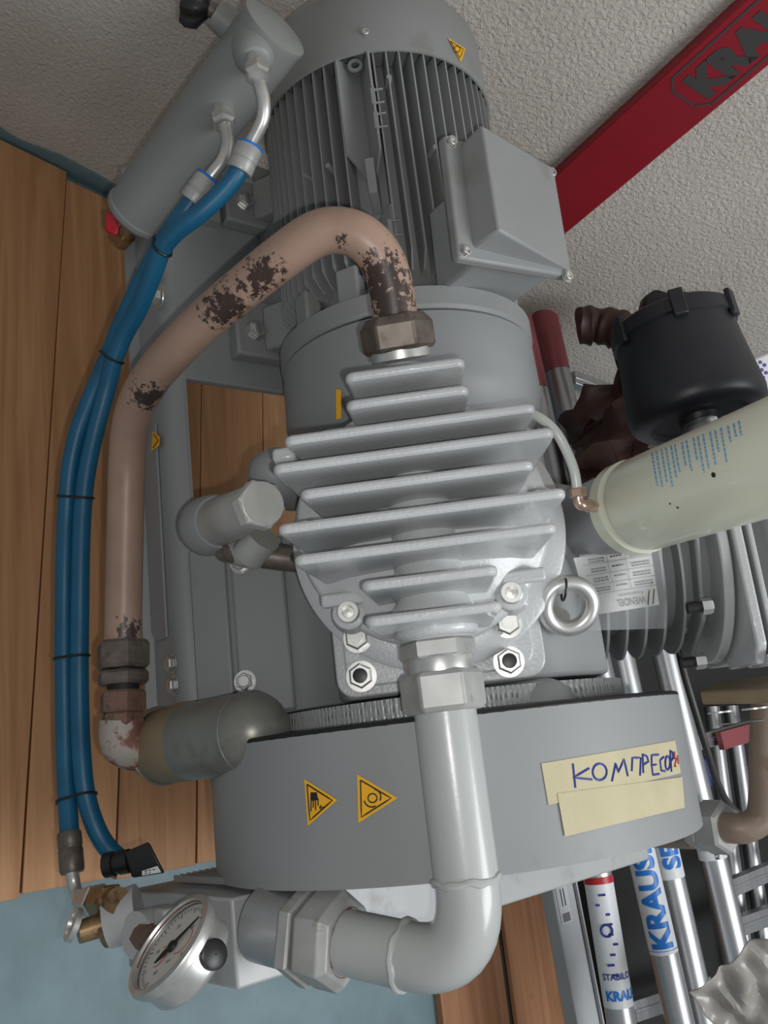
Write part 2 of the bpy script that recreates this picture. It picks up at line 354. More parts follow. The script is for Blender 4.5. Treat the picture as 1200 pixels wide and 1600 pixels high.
# ---- base frame
b = MB(); t = .016
def slab(x0, x1, y0, y1, z0, z1): b.box(((x0+x1)/2, (y0+y1)/2, (z0+z1)/2), (x1-x0, y1-y0, z1-z0))
slab(-.42, -.037, -.27, .27, .54-t, .54); slab(.20, .43, -.27, .27, .54-t, .54)
slab(-.037, .20, -.27, -.262, .47, .54); slab(-.037, .20, .262, .27, .47, .54)
fr = part('base_frame', b, M['grey'], comp, bevel=.003)
b = MB()
prof = [(-.262, .54), (-.278, .538), (-.288, .530), (-.292, .515), (-.292, .452), (-.305, .447), (-.305, .441), (-.284, .441), (-.284, .520), (-.262, .528)]
b.prism([Vector((-.42, y, z)) for y, z in prof], X*.82)
side = part('side_rail', b, M['grey'], comp)
b = MB(); b.prism([Vector((-.42, -y, z)) for y, z in prof], X*.82); part('side_rail', b, M['grey'], comp)
b = MB(); b.prism([Vector((.03, -.2925, .452)), Vector((.30, -.2925, .452)), Vector((.315, -.2925, .468)), Vector((.315, -.2925, .505)), Vector((.02, -.2925, .505))], Y*-.0035)
part('stiffener_pad', b, M['grey'], comp, bevel=.0015)
for dx in (-.25, -.22): pass
def bolt(p, n, r, parent=comp, name='bolt', m='steel', washer=True, h=None, ref=X, socket=False):
    b = MB(); p = Vector(p); n = Vector(n).normalized(); h = h or r*.7; t0 = 0
    if washer: b.lathe(p-n*.001, n, [(0, r*1.28), (r*.17, r*1.28)], 24); t0 = r*.14
    if socket:
        b.lathe(p+n*t0, n, [(0, r), (h*.85, r), (h, r*.9), (h, r*.55), (h*.5, r*.5)], 24, caps=False)
        b.lathe(p+n*(t0+h*.45), n, [(0, r*.55), (.0004, r*.01)], 6, caps=False)
    else:
        b.lathe(p+n*t0, n, [(0, r), (h*.75, r), (h, r*.88)], 6, ref=ref)
        b.lathe(p+n*(t0+h), n, [(0, r*.72), (.0008, r*.6)], 18)
    return part(name, b, M[m], parent, smooth=30)
for px, py in ((249, 466), (248, 424)): bolt(ony(px, py, -.2925), -Y, .0115, fr)
for px, py in ((270, 1037), (272, 1071)): bolt(ony(px, py, -.2925)+Y*.0, -Y, .010, fr)
# pedestal legs out of sight under the crankcase side of the frame
for x, y in ((-.36, .05), (-.36, .24), (.34, .03), (.34, .24)):
    b = MB(); b.box((x, y, .262), (.05, .05, .524)); b.box((x, y, .005), (.1, .1, .01)); part('leg', b, M['grey'], comp)
# ---- motor
b = MB(); b.lathe(AX, X, [(-.42, .12), (-.41, .134), (-.10, .134), (-.085, .134), (-.075, .142), (-.055, .15)], 72)
motor = part('motor_body', b, M['motor'], comp)
# long cooling fins around the stator
u0 = W.copy()
def fin_mesh(r1, x0, x1, th=.0016):
    b = MB(); r0 = .131; n = V
    pts = [AX+X*x0+W*r0, AX+X*x0+W*r1, AX+X*(x1-.022)+W*r1, AX+X*(x1-.002)+W*(r1-.018), AX+X*x1+W*r0]
    lo = [p-V*(th*1.4 if i in (0, 4) else th*.7) for i, p in enumerate(pts)]; hi = [p+V*(th*1.4 if i in (0, 4) else th*.7) for i, p in enumerate(pts)]
    n = len(pts); return b.add(lo+hi, [tuple(range(n-1, -1, -1)), tuple(range(n, 2*n))]+[(i, (i+1) % n, n+(i+1) % n, n+i) for i in range(n)])
f0 = None
ax4 = Matrix.Translation(AX)
for i in range(60):
    ang = i*6.0-180+3
    if -13 < ang < 1: continue            # lifting lug pad
    if 20 < ang < 70: x0, r1 = -.408, .167
    else: x0, r1 = -.408, .167
    if 140 < abs(ang): continue           # feet side
    if f0 is None:
        f0 = part('cooling_fin', fin_mesh(r1, x0, -.090), M['motor'], motor, smooth=0)
        base_ang = ang; fo = f0; f0.matrix_basis = ax4 @ Matrix.Rotation(math.radians(-ang), 4, 'X') @ ax4.inverted()
    else:
        c = clone(f0, motor); c.matrix_basis = ax4 @ Matrix.Rotation(math.radians(-ang), 4, 'X') @ ax4.inverted()
def pol(ang, r, x):      # angle in degrees from the camera-side bank, positive towards the top
    a = math.radians(ang); return AX + X*x + (W*math.cos(a)+V*math.sin(a))*r
# lug pad: two splayed plates above, one pair below, hook between
def plate(parent, a0, r0, a1, r1, x0, x1, cut, th=.003, name='lug_plate'):
    b = MB(); n = (pol(a1, r1, x0)-pol(a0, r0, x0)).cross(X).normalized()
    b.prism([pol(a0, r0, x0), pol(a1, r1, x0), pol(a1, r1, x1-cut), pol(a0, r0, x1)], n*th); return part(name, b, M['motor'], parent, smooth=0)
plate(motor, -6.5, .133, -15, .168, -.408, -.232, .03); plate(motor, -5.5, .133, .5, .172, -.405, -.225, .03)
plate(motor, -6.5, .133, -14, .160, -.165, -.09, .0); plate(motor, -5.5, .133, 2, .166, -.178, -.09, .01)
b = MB(); b.hexa([pol(-7, .135, -.235), pol(-7, .135, -.185), pol(-2, .135, -.185), pol(-2, .135, -.235), pol(-6.6, .172, -.245), pol(-6.6, .166, -.198), pol(-2.6, .166, -.198), pol(-2.6, .172, -.245)])
part('lifting_lug', b, M['motor'], motor, bevel=.001)
for xx in (-.335, -.298, -.14):
    b = MB(); b.box(pol(.8, .171, xx), (.024, .006, .004), (X, V, W)); b.box(pol(3, .170, xx-.010), (.0022, .014, .003), (X, V, W)); b.box(pol(3, .170, xx+.010), (.0022, .014, .003), (X, V, W))
    part('fin_clip', b, M['motor'], motor, bevel=.0006)
b = MB(); b.torus(pol(-6, .158, -.398), W, .008, .003, 20, 8); part('eyelet', b, M['motor'], motor)
for a, xx in ((9, -.365), (-24, -.255), (-38, -.262), (26, -.26)):
    b = MB(); b.cyl(pol(a, .150, xx), pol(a, .1685, xx), .005, .0035, 12); part('casting_stub', b, M['motor'], motor)
# fan cover
b = MB(); b.lathe(AX, X, [(-.525, .09), (-.527, .150), (-.523, .160), (-.512, .1675), (-.405, .1705), (-.405, .1675), (-.50, .1640)], 96, caps=False)
b.lathe(AX, X, [(-.5245, .11), (-.5242, .001)], 48, caps=False)
b.lathe(AX, X, [(-.470, .162), (-.470, .01)], 48, caps=False)
fan = part('fan_cover', b, M['motor'], comp, solid=0)
for px, py in ((571, 51),):
    p = oncyl(px, py, AX, X, .170); bolt(p, (p-AX-X*p.x), .005, fan, 'screw', washer=False, socket=True)
# feet, foot blocks and their bolts
for x0, x1 in ((-.165, -.075), (-.375, -.290)):
    b = MB(); b.prism([Vector((x0, -.192, .54)), Vector((x1, -.192, .54)), Vector((x1, -.10, .54)), Vector((x0, -.10, .54))], Z*.026)
    b.prism([Vector((x0+.01, -.15, .566)), Vector((x0+.01, -.10, .566)), Vector((x0+.01, -.085, .66)), Vector((x0+.01, -.115, .63))], X*(x1-x0-.02))
    ft = part('motor_foot', b, M['motor'], comp, bevel=.004)
    bolt(((x0+x1)/2+.005, -.162, .566), Z, .0125, ft)
    b = MB(); b.prism([Vector((x0, .192, .54)), Vector((x1, .192, .54)), Vector((x1, .10, .60)), Vector((x0, .10, .60))], Z*.026); part('motor_foot', b, M['motor'], comp, bevel=.004)
b = MB(); b.box((-.225, -.118, .578), (.14, .02, .075)); part('foot_web', b, M['motor'], comp, bevel=.003)
# terminal box on top
zb = H+.26
fl = [onz(695, 209, zb), onz(868, 266, zb), onz(896, 432, zb), onz(719, 402, zb)]
b = MB(); cen = sum(fl, Vector())/4
b.prism([cen+Y*.03+(p-cen)*.72-Z*.012+Z*-.10 for p in fl], Z*.10)
tbx = part('terminal_box', b, M['motor'], comp, bevel=.006)
b = MB(); b.prism([p-Z*.015 for p in fl], Z*.014)
pl = [onz(752, 193, zb+.035), onz(866, 262, zb+.003), onz(890, 424, zb+.003), onz(781, 360, zb+.035)]
c0 = [fl[0]+(fl[1]-fl[0])*.13+(fl[3]-fl[0])*.04, fl[1]+(fl[0]-fl[1])*.03+(fl[2]-fl[1])*.05, fl[2]+(fl[1]-fl[2])*.06+(fl[3]-fl[2])*.06, fl[3]+(fl[0]-fl[3])*.10+(fl[2]-fl[3])*.12]
b.hexa([p-Z*.004 for p in c0]+pl)
lid = part('box_lid', b, M['motor'], tbx, bevel=.005)
for i, (fx, fy) in enumerate(((.05, .05), (.95, .04), (.95, .95), (.055, .94))):
    p = fl[0]+(fl[1]-fl[0])*fx+(fl[3]-fl[0])*fy; bolt(p-Z*.001, Z, .0062, tbx, 'screw', washer=True, socket=True)
# drive end shield, flange and bell housing
b = MB(); b.lathe(AX, X, [(-.085, .128), (-.072, .146), (-.058, .150), (-.058, .170), (-.054, .176), (-.030, .176), (-.026, .172)], 96)
sh = part('end_shield', b, M['motor'], comp)
for a in (-52, -22, 38, 62, 85):
    b = MB(); p = pol(a, .152, -.082); t_ = (V*math.cos(math.radians(a))-W*math.sin(math.radians(a))); rr = (W*math.cos(math.radians(a))+V*math.sin(math.radians(a)))
    b.box(p, (.05, .032, .024), (X, t_, rr)); part('flange_lug', b, M['motor'], sh, bevel=.004)
b = MB(); b.lathe(AX, X, [(-.026, .168), (-.022, .174), (.055, .176), (.075, .170), (.10, .150), (.12, .13)], 96)
bell = part('bell_housing', b, M['grey'], comp)
# ---- crankcase
b = MB()
def LV(v, w_): return V*v + W*w_
poly = [(-.108, .185), (.108, .185), (.135, .165), (.185, .112), (.185, -.10)]
pts = [L(.205, v, w_) for v, w_ in poly] + [Vector((.205, .20, .60)), Vector((.205, .25, .56)), Vector((.205, .25, .54)), Vector((.205, -.262, .54)), Vector((.205, -.262, .552)), Vector((.205, -.243, .575)), Vector((.205, -.172, .628)), Vector((.205, -.160, .65)), Vector((.205, -.160, .705)), Vector((.205, -.190, .742))]
b.prism(pts, X*.225)
cc = part('crankcase', b, M['grey'], comp, bevel=.005)
b = MB(); b.lathe(AX, X, [(.10, .150), (.115, .165), (.21, .168)], 80); part('crankcase_neck', b, M['grey'], cc)
b = MB(); b.prism([Vector((.21, -.276, .545)), Vector((.21, -.245, .582)), Vector((.21, -.240, .580)), Vector((.21, -.262, .545))], X*.215)
part('door_flange', b, M['grey'], cc, bevel=.002)
dn_ = Vector((0, -.60, .80)).normalized(); dt_ = Vector((0, .80, .60)).normalized(); dc = Vector((0, -.207, .602))
b = MB(); b.prism([dc+X*x_+dt_*t_*.034+dn_*-.004 for x_, t_ in ((.208, -1), (.426, -1), (.426, 1), (.208, 1))], dn_*.013); dr = part('inspection_cover', b, M['grey'], cc, bevel=.004)
for px, py in ((376, 880), (383, 1065)):
    bolt(onplane(px, py, dn_, dc+dn_*.009), dn_, .0108, dr)
# pad and square flange of the near cylinder
b = MB(); cx = .262
def rrect(x0, x1, v0, v1, w_, r=.02, n=5):
    out = []
    for cxx, cv, a in ((x1-r, v1-r, 0), (x0+r, v1-r, 90), (x0+r, v0+r, 180), (x1-r, v0+r, 270)):
        for k in range(n+1):
            an = math.radians(a+90*k/n); out.append(L(cxx+r*math.cos(an), cv+r*math.sin(an), w_))
    return out
b.prism(rrect(.12, .428, -.118, .108, .178), W*.014); b.prism(rrect(.125, .418, -.106, .096, .190), W*.012)
pad = part('cylinder_flange', b, M['cast'], cc, bevel=.002)
for px, py in ((565, 1057), (795, 1034)):
    p = onw(px, py, .202)
    b = MB(); b.lathe(p, W, [(0, .0165), (.002, .0165)], 28); b.lathe(p+W*.002, W, [(0, .0135), (.009, .0135), (.011, .0115), (.011, .0085)], 6, ref=X)
    sn = part('stud_nut', b, M['steel'], pad, smooth=30); b = MB(); b.lathe(p+W*.010, W, [(0, .0078), (.0055, .0078), (.006, .005)], 20)
    part('stud', b, M['tie'], pad)
b = MB(); b.lathe(L(.262, 0, .19), W, [(0, .150), (.016, .150), (.019, .147), (.021, .125), (.08, .125)], 96); cylb = part('cylinder_barrel', b, M['cast'], comp)
for px, py in ((559, 998), (793, 975)):
    p = onw(px, py, .208); b = MB(); b.lathe(p, W, [(0, .0155), (.002, .0155)], 24); b.lathe(p+W*.002, W, [(0, .013), (.010, .013), (.012, .011)], 6, ref=X); b.cyl(p, p+W*.017, .0075, .0065, 16)
    part('stud_nut', b, M['steel'], cylb, smooth=30)
# ---- near cylinder head, finned, facing the camera
HX = .262
b = MB(); b.lathe(L(HX, -.003, .255), W, [(0, .124), (.004, .128), (.020, .130), (.026, .129), (.030, .125), (.034, .112), (.050, .098), (.064, .070), (.072, .038), (.074, .002)], 96)
b.lathe(L(.115, -.003, .312), X, [(0, .030), (.002, .034), (.235, .034), (.245, .040), (.270, .0405), (.274, .036)], 48)
head = part('cylinder_head', b, M['cast'], comp, bevel=.002)
fins = [(.148, -.056, .056, .3), (.1755, -.058, .056, .3), (.2015, -.118, .113, .27), (.2270, -.131, .126, .27), (.2545, -.108, .103, .27), (.2840, -.131, .127, .27), (.3140, -.119, .114, .27), (.3445, -.062, .058, .285), (.3760, -.062, .057, .285)]
for x, v0, v1, wb in fins:
    # fins follow the round head: the root is as wide as the head is there, the outer edge is straight
    half = math.sqrt(max(.0, .127**2-(x-HX)**2)); q0 = max(-half, -.5); q1 = min(half, .5)
    k0, k1 = (max(v0+.012, q0) if abs(v0) > .1 else v0+.006), (min(v1-.012, q1) if abs(v1) > .1 else v1-.006)
    r = .009; out = [(k0, wb), (k1, wb)]
    for k in range(5): a = math.radians(90*k/4); out.append((v1-r+r*math.cos(a), .4-r+r*math.sin(a)))
    for k in range(5): a = math.radians(90+90*k/4); out.append((v0+r+r*math.cos(a), .4-r+r*math.sin(a)))
    b = MB(); b.prism([L(x-.0046, v, w_) for v, w_ in out], X*.0092)
    part('head_fin', b, M['cast'], head, bevel=.0032)
for p in (onw(545, 957, .292), onw(799, 927, .292), L(.262, -.121, .288), L(.262, .117, .288)):
    b = MB(); b.lathe(p-W*.02, W, [(0, .0195), (.018, .0165), (.019, .015)], 24); part('bolt_boss', b, M['cast'], head)
    bolt(p-W*.002, W, .0112, head, 'socket_bolt', washer=True, socket=True)
for v0, v1 in ((-.112, -.068), (.066, .110)):
    b = MB(); b.prism([L(.330, v0, .287), L(.330, v1, .287), L(.3435, v1, .287), L(.3435, v0, .287)], W*.012); part('head_rib', b, M['cast'], head, bevel=.003)
# ---- discharge pipe from the head down to the cooler
pw = .305; pv = -.004
def P(x): return L(x, pv, pw)
b = MB(); b.lathe(P(.382), X, [(0, .039), (.004, .039), (.008, .036)], 48); part('head_port', b, M['cast'], head, bevel=.001)
fit = MB(); fit.lathe(P(.390), X, [(0, .0345), (.002, .0365), (.015, .0365), (.017, .0345)], 6, ref=V); part('adapter_nut', fit, M['nut'], comp, smooth=25)
b = MB(); b.lathe(P(.406), X, [(0, .032), (.003, .033), (.014, .032)], 48); part('adapter_collar', b, M['steel'], comp)
b = MB(); b.lathe(P(.419), X, [(0, .036), (.005, .0405), (.033, .0405), (.038, .036)], 6, ref=V); part('union_nut', b, M['nut'], comp, smooth=25, bevel=.002)
e0 = P(.625); end = D(516, 1466, .865)
E1 = P(.680)
dirx = (end-E1).normalized()
path = [P(.455), P(.50), P(.55), P(.60)]
n = 12; rb = .075; s0 = P(.680-rb*.95); s1 = E1+dirx*rb*.95
path.append(s0)
for k in range(1, n):
    t = k/n; path.append(s0*(1-t)**2 + E1*2*t*(1-t) + s1*t*t)
path += [s1, s1.lerp(end, .33), s1.lerp(end, .66), end+dirx*.01]
b = MB(); b.tube(path, .0295, 36); ep = part('elbow_pipe', b, M['pipe'], comp, label='thick light grey pipe bent in an elbow')
for c, d in ((s0-X*.004, X), (s1+dirx*.002, dirx)):
    b = MB(); pts = []; u, v_ = frame(d)
    m_ = 40; rr = []
    for k in range(m_+1):
        a = 2*PI*k/m_; pts.append(c+(u*math.cos(a)+v_*math.sin(a))*.0292+d*(.0010*math.sin(a*5)+.0006*math.sin(a*11))); rr.append(.0036+.0006*math.sin(a*7+1))
    b.tube(pts, rr, 8); part('weld_bead', b, M['pipe'], ep)
# ---- cooler below the fan ring (tilted a little)
ca = math.radians(7.5); CU = Vector((0, math.sin(ca), math.cos(ca))); CY = Vector((0, math.cos(ca), -math.sin(ca)))
c00 = Vector((.6135, -.318, .70)); TH = .086
def C3(x, y, u): return c00 + X*x + CY*y + CU*u
b = MB(); b.prism([C3(0, 0, 0), C3(0, .76, 0), C3(0, .76, -.22), C3(0, 0, -.235)], X*TH)
ck = part('cooler_tank', b, M['alupaint'], comp, bevel=.003)
b = MB()
b.box(C3(-.004, .20, -.11), (.006, .30, .17), (X, CY, CU)); 
part('cooler_core', b, M['alu'], ck)
b = MB()
for i in range(50):
    b.box(C3(-.010, .03+.0085*i, -.085), (.007, .0012, .17), (X, CY, CU))
part('cooler_fins', b, M['alu'], ck, smooth=0, kind='stuff')
# boss and union nut on the cooler
pn = end + dirx*0
bd = -dirx
b = MB(); b.lathe(pn+dirx*.084, bd, [(0, .0365), (.030, .037), (.052, .0375), (.053, .034)], 48); part('cooler_boss', b, M['alu'], ck)
u, v_ = frame(dirx)
b = MB(); b.lathe(pn+dirx*.036, bd, [(0, .046), (.004, .0495), (.014, .0495), (.016, .046)], 6, ref=X+u*.3); part('lock_nut', b, M['nut'], ck, smooth=25)
b = MB(); b.lathe(pn+dirx*.018, bd, [(0, .044), (.004, .048), (.030, .048), (.038, .040), (.038, .031), (.030, .0305)], 6, caps=False, ref=X+u*.1); part('union_nut', b, M['nut'], ck, smooth=25, bevel=.0015)
b = MB(); b.torus(pn+bd*.018, dirx, .0310, .0022, 36, 8); part('rust_ring', b, M['rust'], ck)
# ---- round fan shroud
RC = L(0, -.015, 0); RR = .290
b = MB(); b.lathe(RC, X, [(.462, RR), (.607, RR), (.607, RR-.006), (.462, RR-.006), (.462, RR)], 128, caps=False)
ring = part('fan_shroud', b, M['grey'], comp, label='wide round grey fan shroud with stickers and tape')
b = MB(); b.torus(RC+X*.461, X, RR-.003, .0035, 96, 8); part('edge_trim', b, M['gasket'], ring)
b = MB(); b.lathe(RC, X, [(.433, .200), (.435, .228), (.500, .228)], 128, caps=False); b.lathe(RC, X, [(.433, .200), (.4335, .10)], 96, caps=False); part('guard_grille', b, M['mesh'], ring)
b = MB(); b.lathe(RC, X, [(.44, .0), (.44, .035), (.60, .035), (.60, .0)], 32, caps=False)
for k in range(8):
    a = k*PI/4; rr = V*math.cos(a)+W*math.sin(a); tt = -V*math.sin(a)+W*math.cos(a)
    b.prism([RC+X*.505+rr*.03+tt*.02, RC+X*.56+rr*.03-tt*.02, RC+X*.57+rr*.26-tt*.05, RC+X*.50+rr*.26+tt*.05], X*.003)
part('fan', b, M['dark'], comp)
def ringpt(px, py, off=.0006): return oncyl(px, py, RC, X, RR+off)
def ringpoly(pts, off, sub=10):
    """filled quad/triangle strip on the shroud from its corner pixels"""
    b = MB(); q = pts if len(pts) == 4 else [pts[0], pts[1], pts[2], pts[2]]
    rows = []
    for i in range(sub+1):
        t = i/sub; a = (q[0][0]+(q[3][0]-q[0][0])*t, q[0][1]+(q[3][1]-q[0][1])*t); c = (q[1][0]+(q[2][0]-q[1][0])*t, q[1][1]+(q[2][1]-q[1][1])*t)
        rows.append([ringpt(a[0]+(c[0]-a[0])*k/sub, a[1]+(c[1]-a[1])*k/sub, off) for k in range(sub+1)])
    return b.grid(rows)
def stroke(b, pts, off, wd, sub=3, fn=ringpt):
    P3 = []
    for (x0, y0), (x1, y1) in zip(pts[:-1], pts[1:]):
        for k in range(sub): P3.append(fn(x0+(x1-x0)*k/sub, y0+(y1-y0)*k/sub, off))
    P3.append(fn(*pts[-1], off)); n = len(P3); rows = []
    for i in range(n):
        t = (P3[min(i+1, n-1)]-P3[max(i-1, 0)]).normalized(); vw = (CAM-P3[i]).normalized(); s = t.cross(vw).normalized()*wd/2
        rows.append([P3[i]-s, P3[i]+s])
    return b.grid(rows)
def arc(cx_, cy_, r, a0, a1, n=10, sx=1): return [(cx_+r*sx*math.cos(math.radians(a0+(a1-a0)*k/n)), cy_+r*math.sin(math.radians(a0+(a1-a0)*k/n))) for k in range(n+1)]
for kind, tri in (('hand', [(475, 1217), (481, 1291), (527, 1250)]), ('rot', [(558, 1210), (560, 1286), (621, 1247)])):
    st = part('warning_sticker', ringpoly([tri[0], tri[1], tri[2]], .0007), M['yellow'], ring, smooth=0, normals=True, label='yellow triangular warning sticker with black %s symbol' % ('hand' if kind == 'hand' else 'rotating ring'))
    b = MB(); c = (sum(p[0] for p in tri)/3, sum(p[1] for p in tri)/3)
    inn = [(c[0]+(p[0]-c[0])*.76, c[1]+(p[1]-c[1])*.76) for p in tri]
    stroke(b, inn+[inn[0]], .0013, .0014, 5)
    if kind == 'hand':
        b.add(*(lambda g: (g.v, g.f))(ringpoly([(485, 1238), (485, 1252), (497, 1250), (495, 1238)], .0013, 3)))
        for x0, y0, y1 in ((486, 1250, 1268), (489.5, 1250, 1262), (493, 1250, 1266), (497, 1247, 1259)): stroke(b, [(x0, y0), (x0, y1)], .0014, .0013, 2)
        stroke(b, [(499, 1262), (507, 1261)], .0014, .001, 2); stroke(b, [(502, 1258), (499, 1262), (503, 1265)], .0014, .001, 2)
    else:
        stroke(b, arc(582, 1247, 7, 0, 360, 16), .0014, .0013, 1); stroke(b, arc(583, 1245, 12, -80, 30, 8), .0014, .0014, 1); stroke(b, arc(581, 1249, 12, 60, 170, 8), .0014, .0014, 1)
    part('sticker_print', b, M['ink'], st, smooth=0, normals=False)
tp1 = part('masking_tape', ringpoly([(846, 1193), (1055, 1157), (1064, 1208), (857, 1258)], .0009, 14), M['tape'], ring, smooth=0, label='cream masking tape with blue handwriting')
tp2 = part('masking_tape', ringpoly([(871, 1240), (1066, 1214), (1070, 1262), (883, 1307)], .0016, 14), M['tape'], ring, smooth=0, label='blank cream masking tape below the written one')
b = MB()
for s_ in ([(895, 1193), (899, 1231)], [(921, 1200), (896, 1215), (926, 1218)], arc(937, 1206, 13, -90, 270, 14, .85),
           [(956, 1221), (962, 1192), (966, 1207), (975, 1186), (981, 1213)], [(987, 1205), (988, 1184), (1001, 1184), (1000, 1212)],
           [(1005, 1208), (1004, 1178), (1011, 1182), (1013, 1190), (1005, 1195)], [(1030, 1179), (1018, 1180), (1018, 1196), (1028, 1194), (1018, 1196), (1020, 1211), (1031, 1209)],
           [(1038, 1182), (1031, 1188), (1033, 1204), (1040, 1205)], arc(1043, 1192, 11, -90, 270, 12, .32),
           [(1049, 1206), (1047, 1172), (1051, 1176), (1052, 1184), (1048, 1190)]):
    stroke(b, s_, .0016, .0021, 3)
part('handwriting', b, M['blueink'], tp1, smooth=0, normals=False)
b = MB(); stroke(b, [(1054, 1174), (1054, 1186), (1057, 1184), (1054, 1198), (1057, 1197)], .0016, .0016); stroke(b, [(1058, 1180), (1060, 1194)], .0016, .0016); part('handwriting', b, M['redink'], tp1, smooth=0, normals=False)
def coverpt(px, py, off): return oncyl(px, py, AX, X, .1705+off)
def cyl_sticker(fn, quad, off, parent, sub=6):
    b = MB(); rows = []
    for i in range(sub+1):
        t = i/sub; a = [quad[0][k]+(quad[3][k]-quad[0][k])*t for k in (0, 1)]; c = [quad[1][k]+(quad[2][k]-quad[1][k])*t for k in (0, 1)]
        rows.append([fn(a[0]+(c[0]-a[0])*k/sub, a[1]+(c[1]-a[1])*k/sub, off) for k in range(sub+1)])
    return b.grid(rows)
st = part('warning_sticker', cyl_sticker(coverpt, [(700, 59), (727, 76), (721, 96), (719, 95)], .0007, fan), M['yellow'], fan, smooth=0)
b = MB(); stroke(b, [(704, 64), (724, 77), (719, 91), (704, 64)], .0014, .001, 3, coverpt); stroke(b, arc(714, 77, 5, 0, 360, 10), .0014, .001, 1, coverpt); part('sticker_print', b, M['ink'], st, smooth=0, normals=False)
def railpt(px, py, off): return ony(px, py, -.2965-off)
st = part('warning_sticker', cyl_sticker(railpt, [(239, 673), (250, 683), (249, 696), (236, 706)], .0006, side, 2), M['yellow'], side, smooth=0)
b = MB(); stroke(b, [(240, 678), (247, 688), (239, 700)], .0012, .0012, 2, railpt); part('sticker_print', b, M['ink'], st, smooth=0, normals=False)
def bellpt(px, py, off): return oncyl(px, py, AX, X, .1765+off)
part('warning_sticker', cyl_sticker(bellpt, [(525, 608), (533, 609), (533, 654), (525, 655)], .001, bell, 3), M['yellow'], bell, smooth=0)

# ---- brown tube from the head over the motor to the lower canister
tw = .315
T0 = D(626, 552, .900)
tp = [(618, 500, .895), (611, 450, .890), (596, 405, .885), (566, 372, .880), (528, 360, .882), (490, 368, .888), (440, 402, .905), (385, 446, .93), (330, 492, .96), (280, 540, .99), (240, 586, 1.03), (214, 630, 1.07), (202, 680, 1.10), (198, 740, 1.115), (196, 820, 1.115), (194, 900, 1.11), (192, 1003, 1.10)]
TP = [D(*p) for p in tp]
FLAKES = [(D(600, 440, .87), .055), (D(612, 470, .87), .05), (D(405, 440, .89), .05), (D(350, 490, .92), .055), (D(385, 470, .89), .05), (D(235, 625, 1.03), .045), (D(225, 650, 1.03), .03), (D(205, 985, 1.08), .03), (D(530, 385, .86), .02)]
M['copperpipe'] = flaky()
b = MB(); b.tube(spline(TP, 8), .0225, 32); part('brown_tube', b, M['copperpipe'], comp, label='pinkish brown tube with flaking paint')
d0 = (D(611, 450, .890)-D(618, 500, .895)).normalized(); q = D(622, 533, .897)
dd = (D(617, 492, .895)-D(627, 556, .900)).normalized()
b = MB(); b.lathe(D(627, 562, .900), dd, [(0, .030), (.012, .030), (.018, .029)], 40); part('tube_collar', b, M['steel'], comp)
b = MB(); b.lathe(D(625, 550, .899), dd, [(0, .034), (.004, .0375), (.026, .0375), (.036, .030), (.036, .024)], 6, ref=V+X*.1); part('union_nut', b, M['dullsteel'], comp, smooth=25, bevel=.002)
# nuts at the lower end
def stack(items, p0, d, ref=None, m='dullsteel', nm='hex_nut'):
    for t0, t1, r, kind, mm in items:
        b = MB()
        if kind == 'h': b.hexn(p0+d*t0, p0+d*t1, r, ref)
        else: b.cyl(p0+d*t0, p0+d*t1, r, r, 32)
        part('hex_nut' if kind == 'h' else 'collar', b, M[mm], comp, smooth=25 if kind == 'h' else 40)
q0 = D(193, 1003, 1.10); q1 = D(192, 1135, 1.07); dq = (q1-q0).normalized(); Lq = (q1-q0).length
stack([(0, .33*Lq, .033, 'h', 'dullsteel'), (.355*Lq, .52*Lq, .032, 'h', 'dullsteel'), (.3*Lq, .6*Lq, .019, 'c', 'ink'), (.59*Lq, .84*Lq, .0285, 'h', 'rust'), (.84*Lq, 1.0*Lq, .0255, 'h', 'rust')], q0, dq, ref=V)
# corroded elbow and canister
cd0 = D(398, 1143, .985); cz0 = Vector((cd0.x, cd0.y, cd0.z)); cdir = (D(250, 1166, 1.10)-cz0).normalized()
el = [D(191, 1125, 1.075), D(190, 1145, 1.072), D(193, 1160, 1.072), D(206, 1168, 1.075), D(228, 1168, 1.085), D(250, 1166, 1.095)]
b = MB(); b.tube(spline(el, 6), .0265, 28); part('corroded_elbow', b, M['corr'], comp, label='corroded white and rust-red pipe elbow')
prof = [(-.0+.0445*(1-math.cos(a)), .0445*math.sin(a)) for a in [math.radians(k) for k in (2, 15, 30, 45, 60, 75, 90)]]
Lc = (D(228, 1168, 1.115)-cz0).length
top = cz0 - cdir*.038
b = MB(); b.lathe(top, cdir, prof+[(Lc*.55, .0447), (Lc*.72, .0447)], 48); can = part('canister', b, M['canister'], comp)
b = MB(); b.lathe(top, cdir, [(Lc*.72, .0447), (Lc*.72, .0447), (Lc*1.02, .0447), (Lc*1.10, .034)], 48); part('canister_band', b, M['tan'], can, label='tan painted end of the canister')
b = MB(); b.torus(top+cdir*.046, cdir, .0447, .0011, 48, 8); part('weld_seam', b, M['canister'], can)
b = MB(); b.torus(top+cdir*(Lc*1.02), cdir, .0450, .002, 48, 8); part('canister_rim', b, M['canister'], can)
# second canister behind, lying to the right
t2 = D(850, 1106, .955); d2 = (D(700, 1122, 1.01)-t2).normalized()
b = MB(); b.lathe(t2-d2*.035, d2, [(r_[0]*.70, r_[1]*.70) for r_ in prof]+[(.20, .0312)], 40); part('canister', b, M['grey'], comp)
# small dark knob beside canister
b = MB(); b.hexn(D(447, 1135, 1.02), D(452, 1162, 1.02), .011); part('drain_plug', b, M['dullsteel'], comp, smooth=25)

